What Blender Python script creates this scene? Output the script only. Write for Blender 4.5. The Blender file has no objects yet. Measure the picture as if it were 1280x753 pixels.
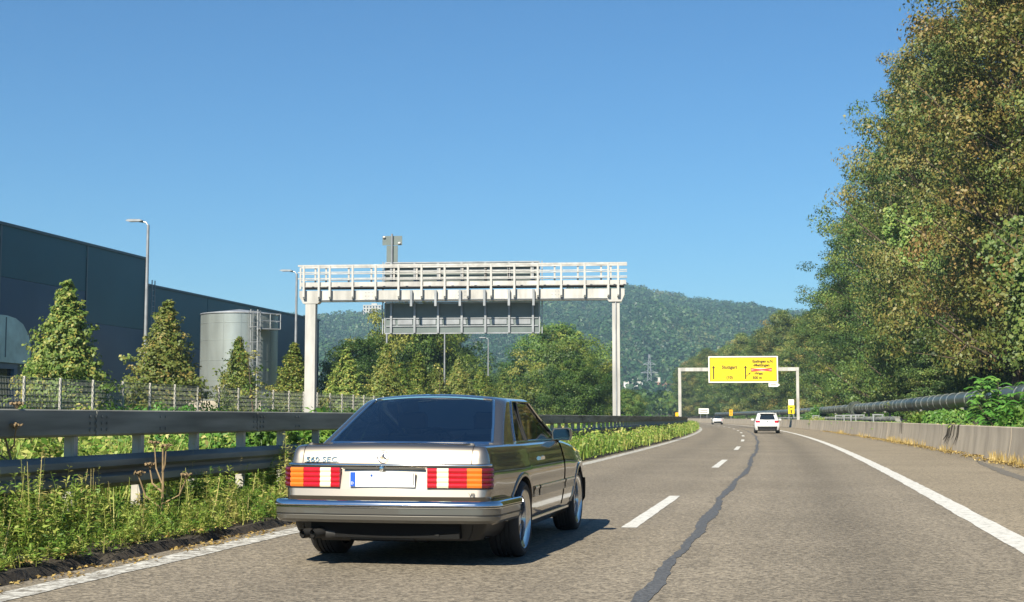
import bpy, bmesh, math, random
import numpy as np
from mathutils import Vector, Matrix
R = math.radians
sc = bpy.context.scene
COL = sc.collection

# ------------------------------------------------------------------ camera, sky, sun
CAM_H = 1.154
PSI = math.atan(345/1720)                      # the camera looks 11.3 degrees left of the road
cam = bpy.data.cameras.new('camera')
cam.sensor_width = 36; cam.lens = 36*1720/1280*1.004
cam.clip_start = .1; cam.clip_end = 9000
camo = bpy.data.objects.new('camera', cam); COL.objects.link(camo)
camo.location = (0, 0, CAM_H)
camo.rotation_euler = (R(90)+math.atan((521.5-376.5)/1720), 0, PSI)
sc.camera = camo

SUN_EL, SUN_AZ = R(42), R(180+15)              # azimuth clockwise from +Y
w = bpy.data.worlds.new('World'); sc.world = w; w.use_nodes = True
nt = w.node_tree; nt.nodes.clear()
sky = nt.nodes.new('ShaderNodeTexSky'); sky.sky_type = 'NISHITA'; sky.sun_disc = False
sky.sun_elevation = SUN_EL; sky.sun_rotation = SUN_AZ
sky.air_density = 1.6; sky.dust_density = .0; sky.ozone_density = 8.0; sky.altitude = 2000
bg = nt.nodes.new('ShaderNodeBackground'); bg.inputs[1].default_value = .0505
wo = nt.nodes.new('ShaderNodeOutputWorld')
hue = nt.nodes.new('ShaderNodeMix'); hue.data_type = 'RGBA'; hue.blend_type = 'MULTIPLY'; hue.inputs[0].default_value = 1; hue.inputs[7].default_value = (.54, .85, 1.0, 1)
nt.links.new(sky.outputs[0], hue.inputs[6]); nt.links.new(hue.outputs[2], bg.inputs[0]); nt.links.new(bg.outputs[0], wo.inputs[0])
sl = bpy.data.lights.new('sun', 'SUN'); sl.energy = 4.6; sl.angle = R(.53); sl.color = (1, .925, .77)
so = bpy.data.objects.new('sun', sl); COL.objects.link(so)
sd = Vector((math.sin(SUN_AZ)*math.cos(SUN_EL), math.cos(SUN_AZ)*math.cos(SUN_EL), math.sin(SUN_EL)))
so.rotation_euler = sd.to_track_quat('Z', 'Y').to_euler(); so.location = sd*50
vs = sc.view_settings
vs.view_transform = 'Standard'; vs.look = 'None'; vs.exposure = 1.16; vs.gamma = 1; vs.use_curve_mapping = False

# ------------------------------------------------------------------ helpers
def off(s): return max(0., s-20)**2/3800
def rd(s, L, z=0.): return (-(L+off(s)), s, z)
def rslope(s): return max(0., s-20)/1900       # how far the road has turned left (radians)

class MB:
    """collects vertices and faces, builds one mesh object"""
    def __init__(self): self.v = []; self.f = []; self.m = []
    def add(self, vs, fs, mi=0):
        b = len(self.v); self.v += [tuple(p) for p in vs]
        self.f += [tuple(b+i for i in f) for f in fs]; self.m += [mi]*len(fs); return self
    def box(self, c, d, rz=0, mi=0, M=None):
        x, y, z = d[0]/2, d[1]/2, d[2]/2
        P = [Vector((sx*x, sy*y, sz*z)) for sx in (-1, 1) for sy in (-1, 1) for sz in (-1, 1)]
        Q = Matrix.Rotation(rz, 3, 'Z') if M is None else M
        P = [Q@p+Vector(c) for p in P]
        return self.add(P, [(0, 1, 3, 2), (4, 6, 7, 5), (0, 4, 5, 1), (2, 3, 7, 6), (0, 2, 6, 4), (1, 5, 7, 3)], mi)
    def beam(self, a, b, w, h, mi=0, up=(0, 0, 1)):
        a, b = Vector(a), Vector(b); d = (b-a); L = d.length; d.normalize()
        u = Vector(up); s = d.cross(u)
        if s.length < 1e-4: s = d.cross(Vector((1, 0, 0)))
        s.normalize(); u = s.cross(d)
        P = []
        for q in (a, b):
            for i, j in ((-1, -1), (1, -1), (1, 1), (-1, 1)): P.append(q+s*(i*w/2)+u*(j*h/2))
        return self.add(P, [(0, 1, 2, 3), (7, 6, 5, 4), (0, 4, 5, 1), (1, 5, 6, 2), (2, 6, 7, 3), (3, 7, 4, 0)], mi)
    def tube(self, pts, r, n=8, mi=0, caps=True):
        pts = [Vector(p) for p in pts]; rr = r if isinstance(r, (list, tuple)) else [r]*len(pts)
        V = []; F = []; pu = None
        for i, p in enumerate(pts):
            d = (pts[min(i+1, len(pts)-1)]-pts[max(i-1, 0)]).normalized()
            if pu is None:
                pu = d.orthogonal().normalized()
            else:
                pu = (pu-d*pu.dot(d)); pu = pu.normalized() if pu.length > 1e-5 else d.orthogonal().normalized()
            s = d.cross(pu)
            for k in range(n):
                a = 2*math.pi*k/n; V.append(p+(pu*math.cos(a)+s*math.sin(a))*rr[i])
        for i in range(len(pts)-1):
            for k in range(n):
                k2 = (k+1) % n; F.append((i*n+k, i*n+k2, (i+1)*n+k2, (i+1)*n+k))
        if caps: F.append(tuple(range(n-1, -1, -1))); F.append(tuple((len(pts)-1)*n+k for k in range(n)))
        return self.add(V, F, mi)
    def lathe(self, prof, axis='z', n=32, c=(0, 0, 0), mi=0, close=False):
        V = []; F = []
        for (r, h) in prof:
            for k in range(n):
                a = 2*math.pi*k/n; p, q = r*math.cos(a), r*math.sin(a)
                v = (p, q, h) if axis == 'z' else ((h, p, q) if axis == 'x' else (p, h, q))
                V.append((v[0]+c[0], v[1]+c[1], v[2]+c[2]))
        m = len(prof)
        for i in range(m if close else m-1):
            i2 = (i+1) % m
            for k in range(n):
                k2 = (k+1) % n; F.append((i*n+k, i*n+k2, i2*n+k2, i2*n+k))
        return self.add(V, F, mi)
    def sweep(self, rows, closed=False, caps=False, mi=0):
        """rows: list of equally long point lists"""
        n = len(rows[0]); V = [p for r in rows for p in r]; F = []
        for i in range(len(rows)-1):
            for k in range(n if closed else n-1):
                k2 = (k+1) % n; F.append((i*n+k, i*n+k2, (i+1)*n+k2, (i+1)*n+k))
        if caps: F.append(tuple(range(n-1, -1, -1))); F.append(tuple((len(rows)-1)*n+k for k in range(n)))
        return self.add(V, F, mi)
    def build(self, name, mats, parent=None, smooth=None, loc=None, recalc=True):
        me = bpy.data.meshes.new(name); me.from_pydata(self.v, [], self.f)
        ml = mats if isinstance(mats, (list, tuple)) else [mats]
        for m in ml: me.materials.append(m)
        if len(ml) > 1: me.polygons.foreach_set('material_index', self.m)
        if recalc:
            bm = bmesh.new(); bm.from_mesh(me); bmesh.ops.recalc_face_normals(bm, faces=bm.faces); bm.to_mesh(me); bm.free()
        if smooth is not None:
            me.polygons.foreach_set('use_smooth', [True]*len(me.polygons)); me.set_sharp_from_angle(angle=R(smooth))
        me.update()
        return link(name, me, parent, loc)

def link(name, me, parent=None, loc=None):
    o = bpy.data.objects.new(name, me); COL.objects.link(o)
    if parent is not None: o.parent = parent
    if loc is not None: o.location = loc
    return o
def tag(o, label=None, cat=None, group=None, kind=None):
    if label: o['label'] = label
    if cat: o['category'] = cat
    if group: o['group'] = group
    if kind: o['kind'] = kind
    return o
def thing(name, label, cat, loc=(0, 0, 0), rz=0, group=None):
    o = bpy.data.objects.new(name, None); COL.objects.link(o); o.location = loc; o.rotation_euler = (0, 0, rz)
    return tag(o, label, cat, group)
def dup(root, loc, rz=0, sc_=None, label=None, group=None):
    r = root.copy(); COL.objects.link(r); r.location = loc; r.rotation_euler = (0, 0, rz)
    if sc_: r.scale = sc_ if isinstance(sc_, tuple) else (sc_,)*3
    if label: r['label'] = label
    if group: r['group'] = group
    for ch in list(root.children):
        c = ch.copy(); COL.objects.link(c); c.parent = r
        for g in ch.children:
            d = g.copy(); COL.objects.link(d); d.parent = c
    return r
def text_mesh(s, size, extrude=.003, align='CENTER', bold=0.):
    cu = bpy.data.curves.new('txt', 'FONT'); cu.body = s; cu.size = size; cu.extrude = extrude; cu.align_x = align; cu.align_y = 'CENTER'
    cu.resolution_u = 3; cu.offset = bold
    o = bpy.data.objects.new('txt', cu); COL.objects.link(o)
    me = bpy.data.meshes.new_from_object(o.evaluated_get(bpy.context.evaluated_depsgraph_get()))
    bpy.data.objects.remove(o); bpy.data.curves.remove(cu)
    return me
def text_obj(name, s, size, loc, rot, m, parent, extrude=.003, align='CENTER', sx=1, bold=0.):
    me = text_mesh(s, size, extrude, align, bold); me.materials.clear(); me.materials.append(m)
    o = link(name, me, parent, loc); o.rotation_euler = rot; o.scale = (sx, 1, 1); return o

# ------------------------------------------------------------------ materials
def N(t, typ, **kw):
    n = t.nodes.new(typ)
    for k, v in kw.items(): setattr(n, k, v)
    return n
def ramp(t, stops, src=None):
    r = N(t, 'ShaderNodeValToRGB'); e = r.color_ramp.elements
    while len(e) < len(stops): e.new(.5)
    for i, (p, c) in enumerate(stops):
        e[i].position = p; e[i].color = (*(c if isinstance(c, tuple) else (c, c, c)), 1)
    if src is not None: t.links.new(src, r.inputs[0])
    return r
def mat(name, col, rough=.6, metal=0., coat=0., spec=.5, var=0., vscale=3., bump=0., bscale=40., stretch=None, vcol=None):
    m = bpy.data.materials.new(name); m.use_nodes = True; t = m.node_tree; b = t.nodes['Principled BSDF']
    b.inputs['Base Color'].default_value = (*col, 1); b.inputs['Roughness'].default_value = rough
    b.inputs['Metallic'].default_value = metal; b.inputs['Coat Weight'].default_value = coat; b.inputs['Coat Roughness'].default_value = .03
    b.inputs['Specular IOR Level'].default_value = spec
    if var or bump:
        tc = N(t, 'ShaderNodeTexCoord'); src = tc.outputs['Object']
        if stretch:
            mp = N(t, 'ShaderNodeMapping'); mp.inputs['Scale'].default_value = stretch; t.links.new(src, mp.inputs[0]); src = mp.outputs[0]
    if var:
        n = N(t, 'ShaderNodeTexNoise'); n.inputs['Scale'].default_value = vscale; n.inputs['Detail'].default_value = 6
        t.links.new(src, n.inputs['Vector'])
        c2 = vcol or tuple(x*(1-var) for x in col); c1 = tuple(min(1, x*(1+var*.6)) for x in col)
        r = ramp(t, [(.32, c2), (.68, c1)], n.outputs['Fac']); t.links.new(r.outputs[0], b.inputs['Base Color'])
    if bump:
        n2 = N(t, 'ShaderNodeTexNoise'); n2.inputs['Scale'].default_value = bscale; n2.inputs['Detail'].default_value = 4
        t.links.new(src, n2.inputs['Vector'])
        bp = N(t, 'ShaderNodeBump'); bp.inputs['Strength'].default_value = bump; bp.inputs['Distance'].default_value = .02
        t.links.new(n2.outputs['Fac'], bp.inputs['Height']); t.links.new(bp.outputs[0], b.inputs['Normal'])
    return m
def leafmat(name, stops, trans=.3, rough=.5):
    m = bpy.data.materials.new(name); m.use_nodes = True; t = m.node_tree; b = t.nodes['Principled BSDF']
    a = N(t, 'ShaderNodeAttribute', attribute_name='tint'); r = ramp(t, stops, a.outputs['Fac'])
    oi = N(t, 'ShaderNodeObjectInfo'); hs = N(t, 'ShaderNodeHueSaturation')          # every plant has its own shade of green
    mh = N(t, 'ShaderNodeMapRange'); mh.inputs['To Min'].default_value = .490; mh.inputs['To Max'].default_value = .525; t.links.new(oi.outputs['Random'], mh.inputs['Value'])
    ml = N(t, 'ShaderNodeMath', operation='MULTIPLY'); ml.inputs[1].default_value = 7.31; t.links.new(oi.outputs['Random'], ml.inputs[0])
    fr_ = N(t, 'ShaderNodeMath', operation='FRACT'); t.links.new(ml.outputs[0], fr_.inputs[0])
    mv = N(t, 'ShaderNodeMapRange'); mv.inputs['To Min'].default_value = .74; mv.inputs['To Max'].default_value = 1.28; t.links.new(fr_.outputs[0], mv.inputs['Value'])
    t.links.new(mh.outputs[0], hs.inputs['Hue']); t.links.new(mv.outputs[0], hs.inputs['Value']); t.links.new(r.outputs[0], hs.inputs['Color']); r = hs
    t.links.new(r.outputs[0], b.inputs['Base Color']); b.inputs['Roughness'].default_value = rough; b.inputs['Specular IOR Level'].default_value = .35
    tr = N(t, 'ShaderNodeBsdfTranslucent'); t.links.new(r.outputs[0], tr.inputs[0])
    mx = N(t, 'ShaderNodeMixShader'); mx.inputs[0].default_value = trans
    t.links.new(b.outputs[0], mx.inputs[1]); t.links.new(tr.outputs[0], mx.inputs[2])
    t.links.new(mx.outputs[0], t.nodes['Material Output'].inputs[0]); return m
def glass_mat(name, tint, refl=1.0, rough=.02, ior=1.75):
    m = bpy.data.materials.new(name); m.use_nodes = True; t = m.node_tree; t.nodes.remove(t.nodes['Principled BSDF'])
    tr = N(t, 'ShaderNodeBsdfTransparent'); tr.inputs[0].default_value = (*tint, 1)
    gl = N(t, 'ShaderNodeBsdfGlossy'); gl.inputs['Roughness'].default_value = rough; gl.inputs[0].default_value = (refl, refl, refl, 1)
    fr = N(t, 'ShaderNodeFresnel'); fr.inputs[0].default_value = ior
    mx = N(t, 'ShaderNodeMixShader'); t.links.new(fr.outputs[0], mx.inputs[0])
    t.links.new(tr.outputs[0], mx.inputs[1]); t.links.new(gl.outputs[0], mx.inputs[2])
    t.links.new(mx.outputs[0], t.nodes['Material Output'].inputs[0]); return m

def asphalt_mat(name, base, light, bands=()):
    """aggregate speckle, patches, and lengthwise bands (lat = metres left of the right-lane datum) worn by the wheels"""
    m = bpy.data.materials.new(name); m.use_nodes = True; t = m.node_tree; b = t.nodes['Principled BSDF']; K = t.links.new
    tc = N(t, 'ShaderNodeTexCoord'); O = tc.outputs['Object']
    v = N(t, 'ShaderNodeTexVoronoi'); v.inputs['Scale'].default_value = 44; K(O, v.inputs['Vector'])
    sp = ramp(t, [(.0, .55), (.4, .93), (.85, 1.45)], None)
    sv = N(t, 'ShaderNodeSeparateColor'); K(v.outputs['Color'], sv.inputs[0]); K(sv.outputs[0], sp.inputs[0])
    n1 = N(t, 'ShaderNodeTexNoise'); n1.inputs['Scale'].default_value = .35; n1.inputs['Detail'].default_value = 7; K(O, n1.inputs['Vector'])
    r1 = ramp(t, [(.3, base), (.7, light)], n1.outputs['Fac'])
    n2 = N(t, 'ShaderNodeTexNoise'); n2.inputs['Scale'].default_value = 14; n2.inputs['Detail'].default_value = 5; K(O, n2.inputs['Vector'])
    r2 = ramp(t, [(.3, .78), (.7, 1.2)], n2.outputs['Fac'])
    def mul(a, c, f=1.):
        x = N(t, 'ShaderNodeMix', data_type='RGBA', blend_type='MULTIPLY'); x.inputs[0].default_value = f
        K(a, x.inputs[6]); K(c, x.inputs[7]); return x.outputs[2]
    c = mul(mul(r1.outputs[0], sp.outputs[0]), r2.outputs[0])
    at = N(t, 'ShaderNodeAttribute', attribute_name='lat')
    for (ctr, wid, amt) in bands:
        s1 = N(t, 'ShaderNodeMath', operation='SUBTRACT'); s1.inputs[1].default_value = ctr; K(at.outputs['Fac'], s1.inputs[0])
        nn = N(t, 'ShaderNodeTexNoise'); nn.inputs['Scale'].default_value = .6; K(O, nn.inputs['Vector'])
        s0 = N(t, 'ShaderNodeMath', operation='MULTIPLY_ADD'); s0.inputs[1].default_value = .5; K(nn.outputs['Fac'], s0.inputs[0]); K(s1.outputs[0], s0.inputs[2])
        s00 = N(t, 'ShaderNodeMath', operation='SUBTRACT'); s00.inputs[1].default_value = .25; K(s0.outputs[0], s00.inputs[0])
        s2 = N(t, 'ShaderNodeMath', operation='ABSOLUTE'); K(s00.outputs[0], s2.inputs[0])
        s3 = N(t, 'ShaderNodeMath', operation='DIVIDE'); s3.inputs[1].default_value = wid; K(s2.outputs[0], s3.inputs[0])
        rr = ramp(t, [(0, amt), (1, 1.)], s3.outputs[0]); rr.color_ramp.interpolation = 'EASE'
        c = mul(c, rr.outputs[0])
    K(c, b.inputs['Base Color']); b.inputs['Roughness'].default_value = .82; b.inputs['Specular IOR Level'].default_value = .35
    bp = N(t, 'ShaderNodeBump'); bp.inputs['Strength'].default_value = .7; bp.inputs['Distance'].default_value = .006
    K(v.outputs['Distance'], bp.inputs['Height']); K(bp.outputs[0], b.inputs['Normal'])
    return m

M = {}
M['asphalt'] = asphalt_mat('asphalt', (.146, .124, .092), (.182, .155, .116), [(-.55, .6, .80), (1.25, .4, 1.12), (3.3, .8, .86), (.55, .35, 1.10), (-1.5, .35, 1.08)])
M['shoulder'] = asphalt_mat('shoulder_asphalt', (.175, .145, .102), (.222, .186, .132), [(-5.2, .7, .8)])
M['seam'] = mat('tar_seam', (.082, .083, .084), .7, var=.5, vscale=28, bump=.3, bscale=60)
M['skid'] = mat('skid_mark', (.125, .112, .092), .8, var=.35, vscale=14, bump=.3, bscale=50)
def paint_mat(name='road_paint', lo=.34, hi=.47):
    m = bpy.data.materials.new(name); m.use_nodes = True; t = m.node_tree; b = t.nodes['Principled BSDF']; K = t.links.new
    tc = N(t, 'ShaderNodeTexCoord'); n = N(t, 'ShaderNodeTexNoise'); n.inputs['Scale'].default_value = 9; n.inputs['Detail'].default_value = 9; n.inputs['Roughness'].default_value = .75
    K(tc.outputs['Object'], n.inputs['Vector'])
    r = ramp(t, [(lo, (.17, .155, .13)), (hi, (.50, .49, .45)), (.7, (.60, .585, .54))], n.outputs['Fac']); K(r.outputs[0], b.inputs['Base Color']); b.inputs['Roughness'].default_value = .7
    return m
M['paint'] = paint_mat(); M['worn_paint'] = paint_mat('worn_road_paint', .43, .56)
M['soil'] = mat('soil', (.040, .031, .021), .95, var=.5, vscale=3, bump=.6, bscale=20)
M['grass'] = mat('ground_grass', (.075, .085, .03), .95, var=.5, vscale=.4, bump=.6, bscale=8, vcol=(.05, .05, .022))
M['galv'] = mat('galvanised_steel', (.30, .315, .33), .5, metal=.45, var=.22, vscale=2.5, bump=.05, bscale=30)
M['galv_old'] = mat('weathered_steel', (.20, .20, .175), .7, metal=.0, spec=.3, var=.5, vscale=1.6, stretch=(1, .3, 4))
M['post'] = mat('pale_post', (.42, .40, .35), .7, var=.2, vscale=6)
M['concrete'] = mat('concrete', (.38, .325, .25), .85, var=.28, vscale=1.3, bump=.25, bscale=25, stretch=(1, 1, .35))
M['white_steel'] = mat('pale_painted_steel', (.44, .43, .405), .5, var=.30, vscale=2.2, stretch=(1, 1, .22))
M['gap_shade'] = mat('gap_shade_black', (.012, .012, .013), .8)  # near-black walkway deck: shade of the gap over the beam put into the colour
M['sign_back'] = mat('sign_back_grey', (.13, .16, .155), .5, metal=.2, var=.1, vscale=2)
M['sign_white'] = mat('sign_white', (.75, .74, .70), .4)
M['sign_yellow'] = mat('sign_yellow', (.70, .53, .004), .5)
M['sign_orange'] = mat('sign_orange', (.80, .42, .01), .4)
M['sign_black'] = mat('sign_black', (.03, .012, .008), .6)
M['sign_red'] = mat('sign_red', (.55, .05, .05), .5)
M['glow_red'] = mat('glow_red', (.25, .05, .03), .6)
M['teal'] = mat('teal_cladding', (.013, .080, .110), .42, var=.12, vscale=.25, spec=.45)
M['blue_clad'] = mat('blue_grey_cladding', (.030, .072, .135), .42, var=.12, vscale=.25, spec=.45)
M['clad_edge'] = mat('cladding_trim', (.09, .13, .15), .5)
M['blue_frame'] = mat('blue_window_frame', (.05, .12, .20), .4)
M['dark_glass'] = mat('dark_window_glass', (.01, .015, .02), .06, spec=.7)
M['pale_glass'] = mat('pale_teal_panel', (.52, .68, .66), .25, var=.2, vscale=1.2)
M['tank'] = mat('galvanised_tank', (.36, .40, .385), .42, metal=.6, var=.2, vscale=1.1, stretch=(1, 1, .25))
M['beige'] = mat('beige_masonry', (.55, .48, .38), .8, var=.15, vscale=2)
M['wire'] = mat('bright_fence_wire', (.25, .27, .25), .5, var=.1)
M['bark'] = mat('bark', (.10, .075, .05), .9, var=.4, vscale=6, bump=.6, bscale=18, stretch=(1, 1, .2))
M['dry'] = mat('dry_stalk', (.24, .17, .09), .85, var=.3, vscale=20)
M['pipe'] = mat('dark_pipe_jacket', (.055, .066, .052), .42, metal=.1, var=.4, vscale=1.6, bump=.15, bscale=6)
M['band'] = mat('shiny_pipe_band', (.42, .43, .40), .3, metal=.7, var=.3, vscale=8)
G1, G2 = (.030, .058, .012), (.075, .125, .025)
M['lf_small'] = leafmat('leaf_street_tree', trans=.38, stops=[(0, (0.050, 0.098, 0.016)), (.4, (0.125, 0.190, 0.034)), (.75, (0.220, 0.265, 0.058)), (1, (0.380, 0.310, 0.079))])
M['lf_green'] = leafmat('leaf_big_tree', trans=.38, stops=[(0, (0.037, 0.081, 0.018)), (.5, (0.095, 0.162, 0.029)), (.8, (0.183, 0.236, 0.043)), (1, (0.268, 0.274, 0.056))])
M['lf_forest'] = leafmat('leaf_forest', trans=.24, stops=[(0, (0.037, 0.068, 0.020)), (.35, (0.085, 0.138, 0.030)), (.62, (0.168, 0.195, 0.045)), (.85, (0.255, 0.230, 0.060)), (1, (0.280, 0.205, 0.062))])
M['lf_shrub'] = leafmat('leaf_shrub', [(0, (0.043, 0.118, 0.018)), (.5, (0.104, 0.218, 0.031)), (1, (0.244, 0.336, 0.067))], trans=.35)
M['lf_ivy'] = leafmat('leaf_ivy', [(0, (0.049, 0.106, 0.020)), (.5, (0.122, 0.199, 0.040)), (1, (0.244, 0.274, 0.067))])
M['lf_weed'] = leafmat('leaf_weed', [(0, (.050, .105, .016)), (.4, (.130, .230, .032)), (.7, (.310, .345, .075)), (1, (.50, .41, .17))], trans=.35)
M['lf_litter'] = leafmat('leaf_litter', [(0, (.14, .09, .03)), (.5, (.28, .19, .06)), (1, (.36, .27, .10))], trans=.1)
M['lf_hill'] = leafmat('leaf_hill', [(0, (.016, .048, .014)), (.5, (.040, .092, .025)), (.8, (.080, .130, .034)), (1, (.13, .13, .042))], trans=.15)
# car
def carpaint(name, base, metal=.75, rough=.3, wide=.0, flake=(.5, .5, .5)):
    m = mat(name, base, rough, metal=metal, coat=1.0)
    t = m.node_tree; b = t.nodes['Principled BSDF']; tc = N(t, 'ShaderNodeTexCoord')
    n = N(t, 'ShaderNodeTexNoise'); n.inputs['Scale'].default_value = 900; n.inputs['Detail'].default_value = 1; t.links.new(tc.outputs['Object'], n.inputs['Vector'])
    r = ramp(t, [(.3, tuple(x*.9 for x in base)), (.7, tuple(min(1, x*1.1) for x in base))], n.outputs['Fac']); t.links.new(r.outputs[0], b.inputs['Base Color'])
    n3 = N(t, 'ShaderNodeTexNoise'); n3.inputs['Scale'].default_value = 5; t.links.new(tc.outputs['Object'], n3.inputs['Vector'])
    bp = N(t, 'ShaderNodeBump'); bp.inputs['Strength'].default_value = .02; bp.inputs['Distance'].default_value = .01
    t.links.new(n3.outputs['Fac'], bp.inputs['Height']); t.links.new(bp.outputs[0], b.inputs['Coat Normal'])
    if wide:                                              # metal flakes scatter wider than the base under them
        b2 = N(t, 'ShaderNodeBsdfPrincipled'); b2.inputs['Roughness'].default_value = .47; b2.inputs['Metallic'].default_value = 1.
        b2.inputs['Base Color'].default_value = (*flake, 1); mx = N(t, 'ShaderNodeMixShader'); lw = N(t, 'ShaderNodeLayerWeight'); lw.inputs[0].default_value = .5
        fl = N(t, 'ShaderNodeMapRange'); fl.inputs['From Min'].default_value = .15; fl.inputs['From Max'].default_value = .75; fl.inputs['To Min'].default_value = wide; fl.inputs['To Max'].default_value = wide*.12
        t.links.new(lw.outputs['Facing'], fl.inputs['Value']); t.links.new(fl.outputs[0], mx.inputs[0])  # metallic flop: flakes show face on, fade at grazing view
        t.links.new(b.outputs[0], mx.inputs[1]); t.links.new(b2.outputs[0], mx.inputs[2]); t.links.new(mx.outputs[0], t.nodes['Material Output'].inputs[0])
    return m
M['car'] = carpaint('champagne_paint', (.20, .172, .138), metal=.92, rough=.10, wide=.48, flake=(.60, .53, .44))
M['car_grey'] = carpaint('grey_plastic_paint', (.085, .080, .068), metal=.3, rough=.4)
M['car_white'] = carpaint('white_car_paint', (.60, .60, .585), metal=.1, rough=.35)
M['car_silver'] = carpaint('silver_car_paint', (.62, .62, .62), metal=.4, rough=.35)
M['chrome'] = mat('chrome', (.72, .72, .70), .09, metal=1.)
M['mirror_glass'] = mat('mirror_glass', (.16, .20, .22), .08, metal=1.)
M['rubber'] = mat('tyre_rubber', (.017, .017, .018), .75, bump=.2, bscale=60)
M['under'] = mat('underbody_black', (.010, .010, .010), .95, spec=.15)
M['black'] = mat('black_trim', (.012, .012, .012), .5)
M['seat'] = mat('dark_upholstery', (.05, .052, .055), .8)
M['alloy'] = mat('polished_alloy', (.62, .62, .62), .2, metal=1.)
M['alloy_dark'] = mat('dark_alloy', (.10, .10, .10), .4, metal=.7)
M['red_lens'] = mat('red_lens', (.42, .006, .012), .12, coat=1.)
M['amber_lens'] = mat('amber_lens', (.62, .15, .008), .12, coat=1.)
M['white_lens'] = mat('reversing_lens', (.72, .68, .48), .12, coat=1.)
M['darkred_lens'] = mat('dark_red_lens', (.10, .004, .006), .12, coat=1.)
M['plate'] = mat('plate_white', (.80, .80, .78), .35)
M['eu_blue'] = mat('plate_blue', (.02, .09, .45), .35)
M['exhaust'] = mat('exhaust_steel', (.022, .021, .02), .6, metal=.2)
M['creeper'] = mat('dead_creeper', (.045, .038, .028), .9)
M['tinted'] = glass_mat('tinted_glass', (.30, .35, .40), ior=2.6)
M['side_glass'] = glass_mat('side_glass', (.50, .54, .52))


# ------------------------------------------------------------------ road, markings, ground
def strip(name, La, Lb, s0, s1, z, m, parent=None, ds=2., nL=6, jag=0., seed=0, attr=True, zfun=None):
    """a sheet that follows the road between two offsets (metres left of the datum)"""
    rng = random.Random(seed); V = []; F = []; lat = []
    ns = max(2, int((s1-s0)/ds)+1)
    for i in range(ns):
        s = s0+(s1-s0)*i/(ns-1); ja = rng.uniform(-jag, jag); jb = rng.uniform(-jag, jag)
        for k in range(nL+1):
            t = k/nL; L = (La+ja)*(1-t)+(Lb+jb)*t
            zz = z if zfun is None else zfun(s, L)
            V.append(rd(s, L, zz)); lat.append(L)
    n = nL+1
    for i in range(ns-1):
        for k in range(nL): F.append((i*n+k, (i+1)*n+k, (i+1)*n+k+1, i*n+k+1))
    me = bpy.data.meshes.new(name); me.from_pydata(V, [], F); me.materials.append(m)
    if attr:
        a = me.attributes.new('lat', 'FLOAT', 'POINT'); a.data.foreach_set('value', lat)
    bm = bmesh.new(); bm.from_mesh(me); bmesh.ops.recalc_face_normals(bm, faces=bm.faces)
    if sum(f.normal.z for f in bm.faces) < 0: bmesh.ops.reverse_faces(bm, faces=bm.faces)
    bm.to_mesh(me); bm.free()
    return link(name, me, parent)

g = MB(); g.add([(-4500, -600, -.12), (4500, -600, -.12), (4500, 4500, -.12), (-4500, 4500, -.12)], [(0, 1, 2, 3)])
tag(g.build('ground', M['grass']), kind='structure')
road = tag(strip('road', -2.2, 5.32, -12, 520, 0, M['asphalt'], nL=14), kind='structure')
tag(strip('shoulder', -2.2, -5.64, -12, 520, .0, M['shoulder'], nL=8), kind='structure')
tag(strip('opposite_road', 10.6, 22.0, -12, 300, -.05, M['asphalt'], nL=8), kind='structure')
strip('edge_line', -1.92, -2.19, -12, 520, .004, M['paint'], road, nL=1, ds=.5, jag=.012, seed=1)
strip('edge_line', 4.86, 5.13, -12, 520, .004, M['worn_paint'], road, nL=1, ds=.3, jag=.014, seed=2)
s = 15.1-36
while s < 420:
    strip('lane_dash', 1.60, 1.76, s, s+6.0, .004, M['paint'], road, nL=1, ds=.4, jag=.006, seed=int(s)); s += 17.75
# poured tar joint: wandering, ragged edges
rng = random.Random(5); V = []; F = []
s = -8; i = 0; wob = 0
while s < 230:
    wob = wob*.85+rng.uniform(-.02, .02)
    c = .96+.035*math.sin(s*.35)+.012*math.sin(s*1.3)+wob*.7+(.10 if s < 12 else 0)*(12-s)/20
    hw = .050+.012*math.sin(s*.9)+rng.uniform(-.010, .012)
    if 16 < s < 19: hw *= 1.25
    V += [rd(s, c+hw, .0045), rd(s, c-hw, .0045)]
    if i: F.append((2*i-2, 2*i-1, 2*i+1, 2*i))
    s += .16 if s < 60 else .7; i += 1
seam = MB(); seam.add(V, F); seam.build('tar_seam', M['seam'], road)
def blotch(name, pts, m, z=.0046, seed=3):
    """ragged ribbon along (s, L, half width)"""
    rng = random.Random(seed); V = []; F = []; i = 0
    for a, b in zip(pts, pts[1:]):
        n = max(2, int(abs(b[0]-a[0])/.25))
        for k in range(n):
            t = k/n; V += [rd(a[0]+(b[0]-a[0])*t, a[1]+(b[1]-a[1])*t+sg*((a[2]+(b[2]-a[2])*t)+rng.uniform(-.04, .04)), z) for sg in (1, -1)]
            if i: F.append((2*i-2, 2*i-1, 2*i+1, 2*i))
            i += 1
    b = MB(); b.add(V, F); return b.build(name, m, road)
blotch('skid_mark', [(17, -3.9, .10), (24, -4.2, .13), (30, -4.4, .14), (36, -4.75, .10), (39, -5.0, .03)], M['skid'])
blotch('skid_mark', [(11, 2.2, .03), (13.4, 2.25, .05), (16, 2.2, .02)], M['skid'], seed=8)

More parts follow.
